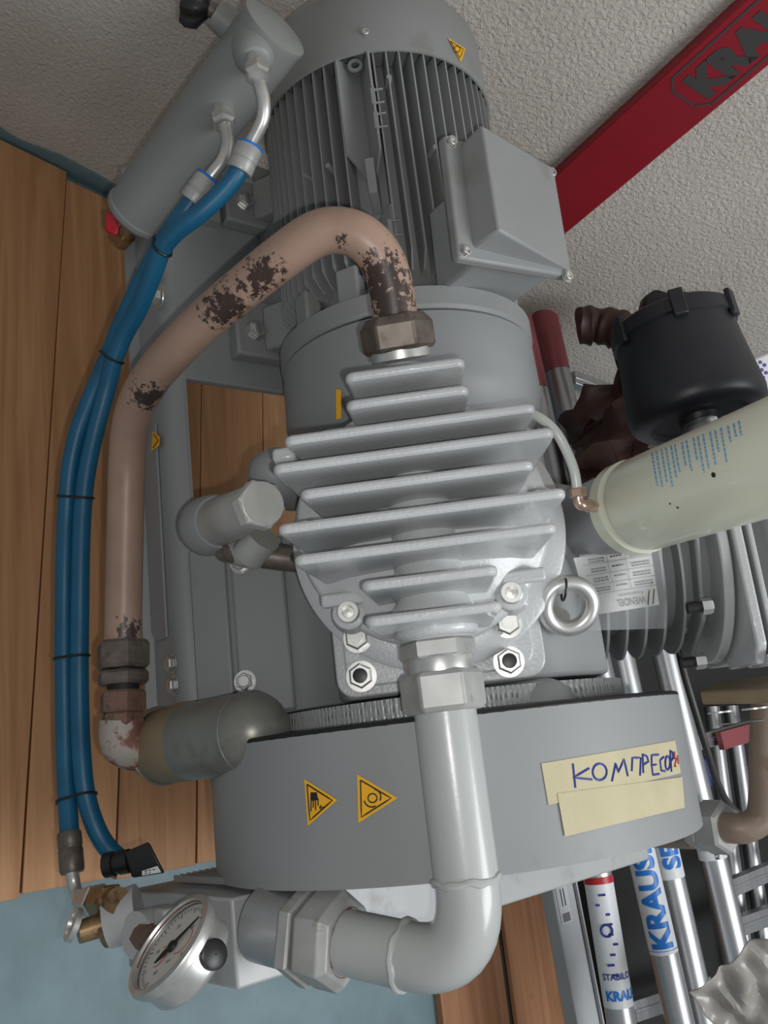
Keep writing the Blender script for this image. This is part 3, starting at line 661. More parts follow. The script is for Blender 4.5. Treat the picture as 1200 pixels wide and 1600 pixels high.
# ---- hex-plugged intake valve left of the head
vc = D(411, 787, .905); ve = D(322, 824, 1.045); vd = (ve-vc).normalized(); vl_ = (ve-vc).length
b = MB(); b.lathe(vc+vd*.012, vd, [(0, .020), (.008, .0235), (vl_-.045, .028), (vl_-.040, .026)], 40); vb = part('valve_body', b, M['nut'], comp)
b = MB(); b.lathe(vc+vd*.020, -vd, [(0, .0265), (.017, .0265), (.020, .0245)], 6, ref=W); b.lathe(vc+vd*.0005, -vd, [(0, .0235), (.0015, .0228)], 30); part('hex_plug', b, M['zinc'], vb, smooth=25, bevel=.001)
b = MB(); b.lathe(vc+vd*(vl_-.045), vd, [(0, .030), (.008, .033), (.03, .035), (.045, .034), (.058, .024), (.066, .006)], 36); part('valve_bulb', b, M['grey'], vb)
b = MB(); b.tube([D(350, 858, 1.02), D(395, 866, 1.00), D(440, 872, 1.00), D(500, 878, 1.02)], .0145, 20); part('valve_pipe', b, M['dullsteel'], vb)
b = MB(); b.tube(spline([D(350, 838, 1.04), D(372, 856, 1.02), D(400, 862, 1.0)], 5), .020, 24); b.cyl(D(388, 868, .998), D(412, 838, .985), .020, .020, 28); part('valve_elbow', b, M['nut'], vb)
b = MB(); b.lathe(D(428, 742, 1.04), (D(470, 760, 1.10)-D(428, 742, 1.04)), [(-.030, .003), (-.027, .014), (-.016, .026), (.0, .033), (.05, .034)], 28); part('head_side_port', b, M['grey'], comp)
b = MB(); b.box(D(447, 716, .86), (.014, .022, .03), (X, V, W)); part('casting_lug', b, M['cast'], head, bevel=.004)

# ---- vertical tank beside the motor
tb0 = D(212, 337, 1.30); tb1 = D(430, 44, 1.12); td = (tb1-tb0).normalized(); TL = (tb1-tb0).length
b = MB(); b.lathe(tb0, td, [(-.010, .0), (-.010, .026), (-.006, .038), (.0, .0420), (.001, .0452), (.003, .0462), (.009, .0462), (.011, .0438), (TL-.008, .0438), (TL-.003, .0448), (TL+.001, .0445), (TL+.0018, .0418), (TL+.003, .040), (TL+.0035, .0)], 64, caps=False)
tank = part('separator_tank', b, M['tankp'], comp, label='upright grey cylindrical tank')
for k_ in (.04, .12):
    b = MB(); b.box(tb0+td*k_+Y*.06+X*.0, (.05, .08, .03)); part('tank_bracket', b, M['grey'], tank)
b = MB(); k0 = D(212, 345, 1.30); b.cyl(k0, D(194, 370, 1.325), .0115, .0115, 20); b.cyl(D(197, 366, 1.32), D(187, 379, 1.335), .0145, .013, 24); vl = part('drain_valve', b, M['brass'], tank)
b = MB(); b.prism([D(165, 331, 1.27), D(178, 332, 1.27), D(186, 352, 1.27), D(182, 366, 1.27), D(164, 358, 1.27)], -td*.006+Y*.004); part('valve_handle', b, M['redp'], tank, bevel=.002, label='red drain valve handle')
for (px, py, t_), (ex, ey, et), nm in (((398, 88, 1.105), (403, 120, 1.075), 0), ((346, 160, 1.165), (350, 192, 1.14), 1)):
    a = D(px, py, t_); c = D(ex, ey, et); d = (c-a).normalized()
    b = MB(); b.lathe(a-d*.01, d, [(-.01, .028), (.010, .026), (.022, .019), (.024, .015)], 32); part('weld_boss', b, M['tankp'], tank)
    b = MB(); b.lathe(a+d*.024, d, [(-.010, .014), (.004, .0145), (.008, .0145)], 24); b.lathe(a+d*.032, d, [(0, .0145), (.002, .0160), (.016, .0160), (.020, .013)], 6); part('union_nut', b, M['steel'], tank, smooth=25)
# valve stub and black hand knob on top
a = D(362, 42, 1.15); c = D(335, 20, 1.14); d = (c-a).normalized()
b = MB(); b.cyl(a-d*.02, c, .022, .018, 28); part('valve_stub', b, M['tankp'], tank)
b = MB(); b.cyl(D(345, 22, 1.142), D(322, 12, 1.138), .010, .010, 20); b.hexn(D(345, 24, 1.142), D(336, 18, 1.14), .013); part('valve_stem', b, M['dullsteel'], tank)
b = MB(); kc = D(303, 6, 1.135); kd = (D(330, 15, 1.138)-kc).normalized(); u, v_ = frame(kd); prof2 = []
vs = []; fs = []; ns = 42; rings = [(-.014, .55), (-.012, .85), (-.004, 1), (.006, .96), (.014, .6), (.020, .35)]
for t_, k_ in rings:
    for i in range(ns):
        a_ = 2*PI*i/ns; r_ = .0285*k_*(1+.13*math.cos(7*a_)); vs.append(kc+kd*t_+(u*math.cos(a_)+v_*math.sin(a_))*r_)
for k in range(len(rings)-1):
    for i in range(ns): fs.append((k*ns+i, k*ns+(i+1) % ns, (k+1)*ns+(i+1) % ns, (k+1)*ns+i))
fs.append(tuple(range(ns-1, -1, -1))); fs.append(tuple(range((len(rings)-1)*ns, len(rings)*ns))); b.add(vs, fs)
part('hand_knob', b, M['tie'], tank, label='black lobed hand knob')

# ---- blue hoses
hA = [(312, 292, 1.12), (300, 314, 1.12), (278, 345, 1.125), (256, 376, 1.135), (238, 408, 1.15), (214, 455, 1.17), (190, 505, 1.19), (170, 556, 1.21), (146, 612, 1.205), (124, 668, 1.20), (110, 730, 1.20), (104, 800, 1.20), (101, 880, 1.19), (100, 960, 1.18), (100, 1040, 1.165), (101, 1120, 1.15), (103, 1200, 1.13), (106, 1260, 1.11), (109, 1312, 1.09)]
hB = [(383, 235, 1.09), (372, 268, 1.09), (346, 302, 1.095), (310, 335, 1.10), (275, 362, 1.11), (254, 388, 1.12), (240, 425, 1.135), (218, 480, 1.16), (196, 520, 1.18), (179, 560, 1.19), (166, 610, 1.20), (150, 670, 1.20), (136, 735, 1.195), (129, 800, 1.19), (126, 880, 1.18), (125, 960, 1.17), (124, 1040, 1.155), (125, 1120, 1.14), (129, 1200, 1.12), (136, 1250, 1.11), (153, 1300, 1.10), (176, 1333, 1.10), (205, 1352, 1.10)]
PA = spline([D(*p) for p in hA], 6); PB = spline([D(*p) for p in hB], 6)
b = MB(); b.tube(PA, .0118, 20); ha = part('blue_hose', b, M['hose'], comp, label='blue rubber hose, nearer the floor boards')
b = MB(); b.tube(PB, .0118, 20); hb = part('blue_hose', b, M['hose'], comp, label='blue rubber hose ending behind the black plug')
def near(P, px, py):
    best = min(range(len(P)), key=lambda i: (P[i]-CAM).normalized().cross(ray(px, py).normalized()).length); return best
for ax_, ay, bx, by in ((236, 378, 262, 390), (158, 553, 182, 562), (108, 770, 134, 775), (100, 1026, 124, 1030), (103, 1248, 129, 1243)):
    i = near(PA, ax_+12, ay+2); j = near(PB, bx-4, by); p, q = PA[i], PB[j]; m_ = (p+q)/2; tdir = (PA[min(i+1, len(PA)-1)]-PA[i-1]).normalized()
    s_ = (q-p); s_ = s_ - tdir*s_.dot(tdir); hl = s_.length/2; s_.normalize(); up = tdir.cross(s_).normalized(); pts = []
    R_ = .0128
    for k in range(13): a_ = -PI/2+PI*k/12; pts.append(m_+s_*(hl+R_*math.cos(a_))+up*R_*math.sin(a_))
    for k in range(13): a_ = PI/2+PI*k/12; pts.append(m_+s_*(-hl+R_*math.cos(a_))+up*R_*math.sin(a_))
    pts.append(pts[0]); b = MB(); b.tube(pts, .0018, 6)
    c_ = m_-s_*(hl+R_*.9); b.box(c_+(CAM-c_).normalized()*.004, (.006, .007, .006)); part('cable_tie', b, M['tie'], ha)
def ferr(pts, r, parent, rim=True):
    a, c = Vector(pts[0]), Vector(pts[1]); d = (c-a).normalized(); l_ = (c-a).length
    b = MB(); b.lathe(a, d, [(0, r*.93), (.003, r), (l_*.35, r), (l_*.37, r*.95), (l_*.42, r*.95), (l_*.44, r), (l_*.92, r), (l_, r*.9)], 28); part('ferrule', b, M['dullsteel' if not rim else 'nut'], parent)
    if rim:
        b = MB(); b.torus(c-d*.0005, d, r*.88, .0022, 28, 8); part('ferrule_ring', b, M['cyan'], parent, label='light blue ring')
ferr([D(298, 316, 1.119), D(326, 279, 1.119)], .0165, ha); ferr([D(373, 268, 1.089), D(391, 228, 1.089)], .0165, hb)
b = MB(); b.tube(spline([D(320, 287, 1.119), D(334, 270, 1.117), D(349, 250, 1.117), D(356, 225, 1.122), D(352, 198, 1.135)], 5), [.0083]*21, 16); part('hose_stem', b, M['steel'], ha)
b = MB(); b.tube(spline([D(388, 232, 1.089), D(400, 210, 1.082), D(411, 186, 1.075), D(412, 158, 1.070), D(405, 130, 1.070)], 5), [.0083]*21, 16); part('hose_stem', b, M['steel'], hb)
ferr([D(108, 1300, 1.09), D(113, 1364, 1.07)], .0145, ha, rim=False)
b = MB(); b.tube(spline([D(112, 1358, 1.07), D(115, 1378, 1.068), D(119, 1395, 1.06), D(130, 1405, 1.045), D(142, 1406, 1.03)], 5), .0078, 16); part('hose_stem', b, M['steel'], ha)
b = MB(); b.hexn(D(133, 1409, 1.04), D(146, 1408, 1.02), .0175); b.hexn(D(146, 1408, 1.02), D(154, 1408, 1.01), .0195); part('union_nut', b, M['steel'], ha, smooth=25)
b = MB(); b.hexn(D(150, 1409, 1.015), D(176, 1407, .98), .018); b.cyl(D(150, 1409, 1.015), D(185, 1407, .97), .014); part('brass_adapter', b, M['brass'], ck, smooth=25)
# ---- fittings on the cooler's near face
b = MB(); f1 = D(218, 1425, .99); f2 = D(168, 1440, .985); b.cyl(f1, f2, .030, .028, 32); part('port_boss', b, M['alupaint'], ck)
b = MB(); b.cyl(D(174, 1441, .985), D(163, 1444, .98), .0245, .0245, 32); b.cyl(D(165, 1443, .98), D(122, 1457, .965), .0130, .0120, 20); b.hexn(D(172, 1441, .984), D(158, 1446, .978), .021); part('brass_nipple', b, M['brass'], ck, smooth=30)
b = MB(); nd = (D(104, 1443, .955)-D(125, 1449, .96)).normalized(); b.lathe(D(122, 1447, .96), nd, [(0, .008), (.002, .0175), (.008, .0175), (.009, .0155), (.009, .0120), (.004, .0115)], 32, caps=False); part('screw_ring', b, M['steel'], ck)
# black solenoid plug
sp = D(212, 1345, 1.045); sx = (D(240, 1322, 1.045)-D(200, 1345, 1.045)).normalized()
b = MB(); b.hexa([D(196, 1332, 1.06), D(207, 1372, 1.055), D(258, 1364, 1.05), D(234, 1317, 1.06), D(195, 1331, 1.025), D(206, 1371, 1.02), D(256, 1363, 1.015), D(232, 1315, 1.025)]); sol = part('solenoid_plug', b, M['tie'], comp, bevel=.002, label='black solenoid plug with small white label')
b = MB(); b.lathe(D(203, 1345, 1.042), (D(162, 1353, 1.045)-D(203, 1345, 1.042)), [(0, .0135), (.012, .0135), (.013, .0115), (.018, .0115), (.019, .014), (.030, .014), (.031, .010), (.022, .009)], 24, caps=False); part('cable_gland', b, M['tie'], sol)
lb = [D(222, 1368, 1.0135), D(252, 1363, 1.0125), D(246, 1353, 1.0135), D(222, 1361, 1.015)]
b = MB(); b.prism(lb, (CAM-lb[0]).normalized()*.0008); lab = part('label', b, M['white'], sol, smooth=0)
b = MB()
for q in range(4):
    x_ = 226+q*6.2; stroke(b, [(x_, 1365-q*.8), (x_+3.5, 1364-q*.8)], 1.0125, .0010, 1, D); stroke(b, [(x_, 1361.5-q*1.2), (x_+4, 1360.5-q*1.2)], 1.0125, .0010, 1, D)
part('label_print', b, M['ink'], lab, smooth=0, normals=False)
# ---- pressure gauge
gc = D(270, 1479, .845); gn = (RX*-.62 + RY*.66 + RZ*.24).normalized()
b = MB(); b.lathe(gc-gn*.034, gn, [(0, .018), (.002, .040), (.006, .045), (.010, .047), (.028, .047), (.030, .051), (.036, .0525), (.040, .051), (.041, .046), (.037, .0445), (.036, .0440)], 64, caps=False)
b.lathe(gc-gn*.034, gn, [(0, .018), (-.004, .016), (-.004, .001)], 24, caps=False)
ga = part('pressure_gauge', b, M['steel'], ck)
b = MB(); b.lathe(gc-gn*.002, gn, [(0, .0448), (.001, .0448)], 64); part('dial', b, M['dial'], ga)
gx = (RX*.42 - RY*-.0 + RZ*.0); gx = (gx-gn*gx.dot(gn)).normalized(); gy = gn.cross(gx)
b = MB()
for k in range(41):
    a_ = math.radians(-45+270*k/40); r0 = .0375 if k % 5 else .035; d_ = gx*math.cos(a_)+gy*math.sin(a_); t_ = gn.cross(d_)
    b.box(gc-gn*.0007+d_*(r0+.041)/2, (.041-r0, .0004 if k % 5 else .0007, .0003), (d_, t_, gn))
part('dial_ticks', b, M['ink'], ga, smooth=0)
vs, fs = [], []
b = MB()
for k, s_ in enumerate(('0', '10', '20', '30', '40')):
    a_ = math.radians(-45+270*k/4)
    g, f_ = glyphs(s_, .0055, 0, 1); b.add([gc-gn*.0006+gx*(.0255*math.cos(a_)+v.x-.003)+gy*(.0255*math.sin(a_)+v.y-.002) for v in g], f_)
g, f_ = glyphs('bar', .005, 0, 1); b.add([gc-gn*.0006+gx*(v.x-.005)+gy*(v.y-.016) for v in g], f_)
part('dial_numbers', b, M['ink'], ga, smooth=0, normals=False)
b = MB(); b.torus(gc+gx*.012-gn*.0008, gn, .013, .0004, 30, 6, 0, PI*1.2); b.torus(gc-gx*.018-gn*.0008, gn, .010, .0004, 30, 6, 0, PI*1.2); part('dial_red_scale', b, M['redink'], ga)
nd_ = (D(290, 1436, .86)-D(268, 1494, .86)); nd_ = (nd_-gn*nd_.dot(gn)).normalized(); ns_ = gn.cross(nd_)
b = MB(); b.prism([gc+gn*.001+nd_*.036, gc+gn*.001+nd_*.004+ns_*.002, gc+gn*.001-nd_*.010+ns_*.0032, gc+gn*.001-nd_*.022, gc+gn*.001-nd_*.010-ns_*.0032, gc+gn*.001+nd_*.004-ns_*.002], gn*.0015); b.lathe(gc, gn, [(0, .006), (.003, .005)], 24); part('needle', b, M['ink'], ga)
b = MB(); b.torus(gc+gn*.003, gn, .0465, .0022, 48, 8, 2.2, 5.4); part('rusty_bezel_edge', b, M['rust'], ga)
b = MB(); pp = gc-gn*.018; od = (D(331, 1506, .835)-pp); od = (od-gn*od.dot(gn)).normalized(); b.lathe(pp+od*.041, od, [(0, .012), (.004, .0135), (.009, .0135), (.011, .010), (.0112, .001)], 28, caps=False); part('filler_plug', b, M['tie'], ga, label='black rubber filler plug')
b = MB(); s0_ = gc-gn*.020; b.cyl(D(262, 1470, .90), D(228, 1464, .95), .013, .015, 20); b.hexn(D(240, 1466, .935), D(224, 1462, .955), .0165); part('gauge_stem', b, M['rust'], ga, smooth=30)
b = MB(); b.box(D(262, 1438, .925), (.026, .020, .030)); part('gauge_socket', b, M['alupaint'], ck, bevel=.003)
b = MB(); b.cyl(D(212, 1462, .945), D(250, 1455, .97), .024, .026, 28); part('port_boss', b, M['alupaint'], ck)

# ---- right-hand bank: second cylinder with round fins
c2x = .292
b = MB(); b.lathe(L(c2x, 0, 0), V, [(.17, .100), (.19, .088), (.33, .088), (.335, .10)], 64); c2 = part('cylinder_barrel', b, M['grey'], comp)
for i in range(5):
    v = .196+.0225*i; b = MB(); b.lathe(L(c2x, 0, 0), V, [(v, .08), (v+.0005, .1185), (v+.0035, .119), (v+.004, .08)], 80, caps=False); part('cylinder_fin', b, M['grey'], c2)
b = MB(); b.lathe(L(c2x, 0, 0), V, [(.305, .10), (.305, .128), (.311, .128), (.311, .10)], 8, caps=False); part('flange_plate', b, M['grey'], c2, bevel=.003)
b = MB(); b.lathe(L(c2x, 0, 0), V, [(.328, .09), (.328, .136), (.340, .137), (.342, .09)], 64, caps=False); part('cylinder_flange', b, M['cast'], c2, bevel=.002)
for px, py, t_ in ((1096, 948, 1.015), (1086, 1034, 1.06)):
    p = D(px, py, t_); bolt(p, V, .0095, c2, washer=False, h=.012); b = MB(); b.cyl(p-V*.016, p+V*.001, .0062); part('stud', b, M['tie'], c2)
# second head: ribbed box
b = MB(); b.prism([L(.150, .352, -.12), L(.430, .352, -.12), L(.430, .352, .110), L(.150, .352, .110)], V*.25)
h2 = part('cylinder_head', b, M['grey'], comp, bevel=.006)
for i in range(9):
    v = .362+.026*i
    for x0, x1 in ((.145, .262), (.274, .430)):
        b = MB(); b.prism([L(x0, v, .10), L(x1, v, .10), L(x1-.006, v, .140), L(x0+.006, v, .140)], V*.006); part('head_fin', b, M['cast'], h2, bevel=.002)
b = MB(); b.box(L(.268, .47, .124), (.011, .22, .030), (X, V, W)); part('head_rib', b, M['cast'], h2, bevel=.003)
b = MB(); b.box(L(.436, .47, .100), (.012, .23, .085), (X, V, W)); part('head_rib', b, M['cast'], h2, bevel=.003)
b = MB(); b.prism([L(.15, .344, .02), L(.44, .344, .02), L(.44, .344, .125), L(.42, .344, .142), L(.15, .344, .142)], V*.012); part('head_flange', b, M['cast'], h2, bevel=.003)
# brown port flange with two bolts, and the brown pipe
A_ = [D(1092, 1080, 1.10), D(1128, 1063, 1.13), D(1250, 1048, 1.10), D(1250, 1075, 1.0)]
b = MB(); b.prism(A_, X*.017); pf = part('port_flange', b, M['tan'], comp, bevel=.003)
for px, py, t_ in ((1120, 1084, 1.065), (1174, 1078, 1.03)):
    p = D(px, py, t_); p.x = A_[3].x+.0165; bolt(p, X, .0115, pf, washer=True, h=.012)
bp = [(1192, 1075, 1.10), (1190, 1140, 1.10), (1188, 1190, 1.10), (1186, 1235, 1.105), (1178, 1270, 1.11), (1155, 1290, 1.12), (1120, 1294, 1.13)]
bp = [(1200, 1075, 1.12), (1196, 1140, 1.12), (1194, 1200, 1.12), (1194, 1240, 1.12), (1188, 1278, 1.12), (1165, 1293, 1.12), (1145, 1294, 1.125), (1118, 1292, 1.14)]
b = MB(); b.tube(spline([D(*p) for p in bp], 6), .0185, 24); part('brown_pipe', b, M['brownpipe'], comp, label='brown painted pipe at the far side')
nn0 = D(1072, 1290, 1.18); nn1 = D(1135, 1293, 1.135); dn = (nn1-nn0).normalized()
b = MB(); b.hexn(nn0+dn*.01, nn0+dn*.030, .031, X); b.hexn(nn0+dn*.028, nn0+dn*.062, .0335, X); part('union_nut', b, M['nut'], comp, smooth=25)
b = MB(); b.cyl(nn0-dn*.075, nn0+dn*.012, .031, .0285, 32); part('cooler_boss', b, M['brownpipe'], comp)
# ---- eye bolt
ec = D(888, 947, .965); en = (W*.75 + V*.10 - X*.25).normalized()
en = ((CAM-ec).normalized()+V*.25+X*.35).normalized()
b = MB(); b.torus(ec, en, .0255, .0088, 48, 16); sh_ = D(862, 985, 1.02); b.cyl(ec+(sh_-ec).normalized()*.026, sh_, .010, .016, 20); eye = part('eye_bolt', b, M['steel'], comp, label='galvanised lifting eye bolt')
b = MB(); b.torus(D(881, 921, .957), (D(905, 930, .96)-D(860, 925, .96)), .0118, .0014, 20, 6); part('cable_tie', b, M['tie'], eye)
bolt(D(888, 1004, 1.04), V, .010, cc, h=.012)
b = MB(); b.box(L(.372, .125, .128), (.06, .035, .05), (X, V, W)); part('casting_boss', b, M['grey'], cc, bevel=.006)
# ---- spin-on filter: bare base, cream cartridge
f0_ = D(905, 823, 1.10); f1_ = D(1230, 706, .90)
fd = (D(1200, 717, .795)-D(985, 795, .985)).normalized(); fc = D(985, 795, .985)+fd*.010
FR = .0508
b = MB(); b.lathe(fc-fd*.115, fd, [(0, .036), (.006, .0455), (.055, .0465), (.100, .0465)], 48); fbse = part('filter_base', b, M['alu'], comp, bevel=.003)
b = MB(); b.lathe(fc-fd*.018, fd, [(0, .042), (.0015, .0485), (.004, .0490)], 64); part('filter_gasket', b, M['gasket'], fbse)
b = MB(); b.lathe(fc-fd*.014, fd, [(0, .042), (.0, .0490), (.003, FR+.0015), (.020, FR+.0015), (.023, FR-.0015), (.026, FR-.0025), (.029, FR-.0005), (.034, FR), (.33, FR), (.342, FR-.004), (.35, FR-.02), (.352, .001)], 80, caps=False)
fil = part('oil_filter', b, M['cream'], comp, label='cream spin-on filter cartridge with blue small print')
def filpt(px, py, off): return oncyl(px, py, fc, fd, FR+off)
b = MB()
cols = [(1018, 702, 758, 5), (1025, 699, 760, 6), (1033, 697, 753, 4), (1040, 694, 760, 5), (1048, 691, 745, 5), (1054, 689, 737, 4), (1065, 686, 727, 4), (1072, 683, 735, 5), (1083, 679, 718, 3), (1090, 676, 738, 4), (1098, 673, 731, 5), (1109, 669, 726, 5), (1117, 667, 705, 4), (1126, 663, 722, 5), (1137, 660, 690, 4), (1146, 656, 682, 4), (1154, 652, 680, 4)]
for x0, y0, y1, k in cols:
    y = y0+5
    while y < y1:
        l_ = random.uniform(3, 8); xx = lambda yy: x0+(yy-y0)*.17
        stroke(b, [(xx(y), y), (xx(y+l_), min(y+l_, y1))], .0004, .0024, 1, filpt); y += l_+1.6
part('small_print', b, M['pale'], fil, smooth=0, normals=False)
b = MB()
for px, py, r_ in ((1115, 742, .0024), (1059, 793, .0011), (1047, 787, .0009)):
    p = filpt(px, py, .0002); b.lathe(p, (p-fc-fd*(p-fc).dot(fd)), [(0, r_), (.0005, r_)], 14)
part('paint_chip', b, M['ink'], fil)
# copper elbow and pale hose on the filter base
q = D(915, 790, 1.015)
b = MB(); b.tube(spline([D(932, 793, .965), D(920, 789, .935), D(909, 789, .925), D(904, 782, .925), D(904, 770, .925)], 4), .0062, 14); b.hexn(D(904, 777, .925), D(902, 763, .926), .0092); b.torus(D(917, 789, .934), RX, .0062, .002, 20, 8); part('copper_elbow', b, M['copper'], fbse, smooth=30)
b = MB(); b.tube(spline([D(902, 765, .926), D(897, 735, .925), D(884, 702, .92), D(866, 672, .92), D(838, 650, .93), D(800, 640, .96)], 6), .0052, 14); part('thin_hose', b, M['clearhose'], comp, label='thin translucent hose')
# ---- black intake filter
ac = D(1062, 572, 1.28); adx = (D(1090, 652, 1.235)-D(1040, 490, 1.31)).normalized()
R0 = .0905
a0_ = D(1048, 506, 1.33)
adx = (D(1092, 650, 1.285)-a0_).normalized()
b = MB(); b.lathe(a0_, adx, [(-.010, .001), (-.010, .060), (-.006, .078), (.0, .084), (.002, .0895), (.022, .0905), (.024, .086), (.05, .088), (.135, .098), (.150, .096), (.158, .088), (.160, .070), (.154, .066), (.154, .030), (.162, .028), (.162, .0)], 12*6, caps=False)
af = part('air_filter', b, M['blackp'], comp, label='round black plastic air intake filter')
u, v_ = frame(adx)
for k in range(6):
    a_ = k*PI/3+.3; d_ = u*math.cos(a_)+v_*math.sin(a_); b = MB(); b.box(a0_+adx*.012+d_*.091, (.040, .020, .008), (adx, adx.cross(d_), d_)); part('clip', b, M['blackp'], af, bevel=.002)
b = MB(); tc_ = 0
for k in range(10): b.box(D(1052+k*3.8, 462+k*.4, 1.29), (.014, .0022, .012), (adx, adx.cross(RZ).normalized(), RZ))
part('ribbed_grip', b, M['tie'], af, smooth=0)
b = MB(); b.prism([D(1002, 490, 1.36), D(1008, 462, 1.36), D(1026, 450, 1.36), D(1052, 458, 1.36), D(1060, 490, 1.36)], -RZ*.03); part('snorkel', b, M['tie'], af, bevel=.006)
b = MB(); b.lathe(a0_+adx*.158, adx, [(0, .024), (.012, .024), (.014, .030), (.022, .030), (.024, .022), (.09, .022)], 32); b.box(a0_+adx*.178+(CAM-a0_).normalized()*.034, (.022, .010, .010)); part('hose_clamp', b, M['steel'], af)
b = MB(); b.tube(spline([a0_+adx*.23, L(.19, .40, .02), L(.22, .42, .0)], 6), .021, 20); part('intake_pipe', b, M['tie'], af)

# ================================================================== DOCUMENT BAG on the eye bolt
bag = thing('document_bag', 'clear plastic bag with printed paper tag hanging from the eye bolt', 'bag', D(900, 930, 1.0))
def bagpt(u_, v_, off=0):   # u 0..1 to the right, v 0..1 downwards
    x = 897+u_*(1034-897) + v_*(-2)*(1-u_) + u_*v_*6; y = 868+ (u_*-16) + v_*(986-868+u_*12)
    return D(x, y, 1.015-.03*u_+.012*math.sin(u_*7+v_*3)*.5 + off)
rows = [[bagpt(i/16, j/12) for i in range(17)] for j in range(13)]
for r_ in rows: pass
b = MB(); b.grid([[bagpt(.06+.94*i/16, j/12) for i in range(17)] for j in range(13)]); part('plastic_sleeve', b, M['poly'], bag, normals=True)
tagc = [(896, 872), (1016, 853), (1030, 945), (922, 962)]
def tagpt(u_, v_, off=0):
    x = tagc[0][0]*(1-u_)*(1-v_)+tagc[1][0]*u_*(1-v_)+tagc[2][0]*u_*v_+tagc[3][0]*(1-u_)*v_
    y = tagc[0][1]*(1-u_)*(1-v_)+tagc[1][1]*u_*(1-v_)+tagc[2][1]*u_*v_+tagc[3][1]*(1-u_)*v_
    return D(x, y, 1.0185-.03*u_+.006*math.sin(u_*7+v_*3)+off)
b = MB(); b.grid([[tagpt(i/14, j/8) for i in range(15)] for j in range(9)]); pap = part('paper_tag', b, M['paper'], bag, label='white printed paper tag')
b = MB()
for (u0, u1, v0, v1) in ((.1, 1, .15, .15), (.1, 1, .33, .33), (.1, 1, .50, .50), (.1, 1, .66, .66), (.42, .42, .0, .66), (.66, .66, .0, .66)):
    n_ = 8; pts = [tagpt(u0+(u1-u0)*k/n_, v0+(v1-v0)*k/n_, -.0012) for k in range(n_+1)]; b.tube(pts, .00022, 4)
for r_ in range(4):
    for (ua, ub) in ((.18, .38), (.46, .62), (.72, .96)):
        for ln in (0, 1):
            if ln and ua == .46: continue
            u_ = ua
            while u_ < ub:
                l_ = random.uniform(.02, .05); vv = .06+r_*.165+ln*.045
                P_ = [tagpt(u_, vv, -.0012), tagpt(min(u_+l_, ub), vv, -.0012), tagpt(min(u_+l_, ub), vv+.022, -.0012), tagpt(u_, vv+.022, -.0012)]; b.add(P_, [(0, 1, 2, 3)]); u_ += l_+.008
part('tag_print', b, M['greyink'], pap, smooth=0, normals=False)
b = MB(); g, f_ = glyphs('WENDEL', 1, .0, 1); wd = max(v.x for v in g)
def flip(g, u0, u1, v0, h): return [tagpt(u1-(v.x/wd)*(u1-u0), v0-v.y*h, -.0014) for v in g]
b.add([tagpt(.82-(v.x/wd)*.40, .81+v.y*.175, -.0014) for v in g], f_)
for k in range(2): b.add([tagpt(.97-.07*k, .72, -.0014), tagpt(.955-.07*k, .72, -.0014), tagpt(.905-.07*k, .97, -.0014), tagpt(.92-.07*k, .97, -.0014)], [(0, 1, 2, 3)])
g, f_ = glyphs('Kompressoren', 1, 0, 1); wd = max(v.x for v in g); b.add([tagpt(.80-(v.x/wd)*.33, .72+v.y*.075, -.0014) for v in g], f_)
part('tag_lettering', b, M['greyink'], pap, smooth=0, normals=False)

# ================================================================== LADDERS AND POLES behind
def along(p, q, k): return p+(q-p)*k
def pole(name, label, px0, py0, px1, py1, z, r, e0=.35, e1=.35, group='aluminium scaffold poles behind the compressor', dz=0, m='alupole'):
    p = onz(px0, py0, z); q = onz(px1, py1, z+dz); d = (q-p).normalized(); p = p-d*e0; q = q+d*e1
    t_ = thing(name, label, 'pole', p+(q-p)*.5-Z*r, group)
    b = MB(); l_ = (q-p).length; b.lathe(p, d, [(0, r*.9), (0, r), (l_, r), (l_, r*.9)], 36)
    part('tube', b, M[m], t_); return t_, p, q, d, r
def band(t_, p, d, r, px, py0, py1, m, name='label_sleeve', label=None, off=.0006):
    """a wrapped label between two pixel rows of the tube"""
    c0_, c1_ = [ (oncyl(px_, y_, p, d, r)-p).dot(d) for px_, y_ in ((px[0], py0), (px[1], py1))]
    b = MB(); b.lathe(p, d, [(c0_, r+off), (c1_, r+off)], 36, caps=False); return part(name, b, M[m], t_, label=label), c0_, c1_
def tubetext(t_, p, d, r, txt, t0, size, ang0, m, bold=0, rev=False, name='lettering', off=.0012, sx=1):
    """lettering wrapped on the tube, reading along -d when rev"""
    g, f_ = glyphs(txt, size, bold, .006); side = (CAM-(p+d*t0)); side = (side-d*side.dot(d)).normalized(); o_ = d.cross(side)
    b = MB(); vs = []
    for v in g:
        s_ = (v.y-size*.35)/r; s_ = -s_ if not rev else s_
        a_ = s_+ang0; tt = t0-v.x*sx if rev else t0+v.x*sx
        vs.append(p+d*tt+(side*math.cos(a_)+o_*math.sin(a_))*(r+off))
    b.add(vs, f_); return part(name, b, M[m], t_, smooth=0, normals=False)
za = .30
t1, p, q, d, r = pole('scaffold_pole', 'aluminium pole with the large blue lettered sleeve', 812, 500, 1040, 1500, .31, .0275, .0, .5)
b = MB(); b.lathe(p, d, [(0, r+.001), (.17, r+.001)], 32, caps=False); part('red_reflection', b, M['reflection_rung_red'], t1, label='red reflection painted on the wall end')  # thin red shell paints the board's reflection onto the pole end
s_, c0_, c1_ = band(t1, p, d, r, (985, 1030), 1300, 1494, 'white', label='white sleeve with blue lettering')
tubetext(s_, p, d, r+.0006, 'KRAUSE', c1_-.012, .058, 0, 'cyan', .0022, rev=True, sx=.98)
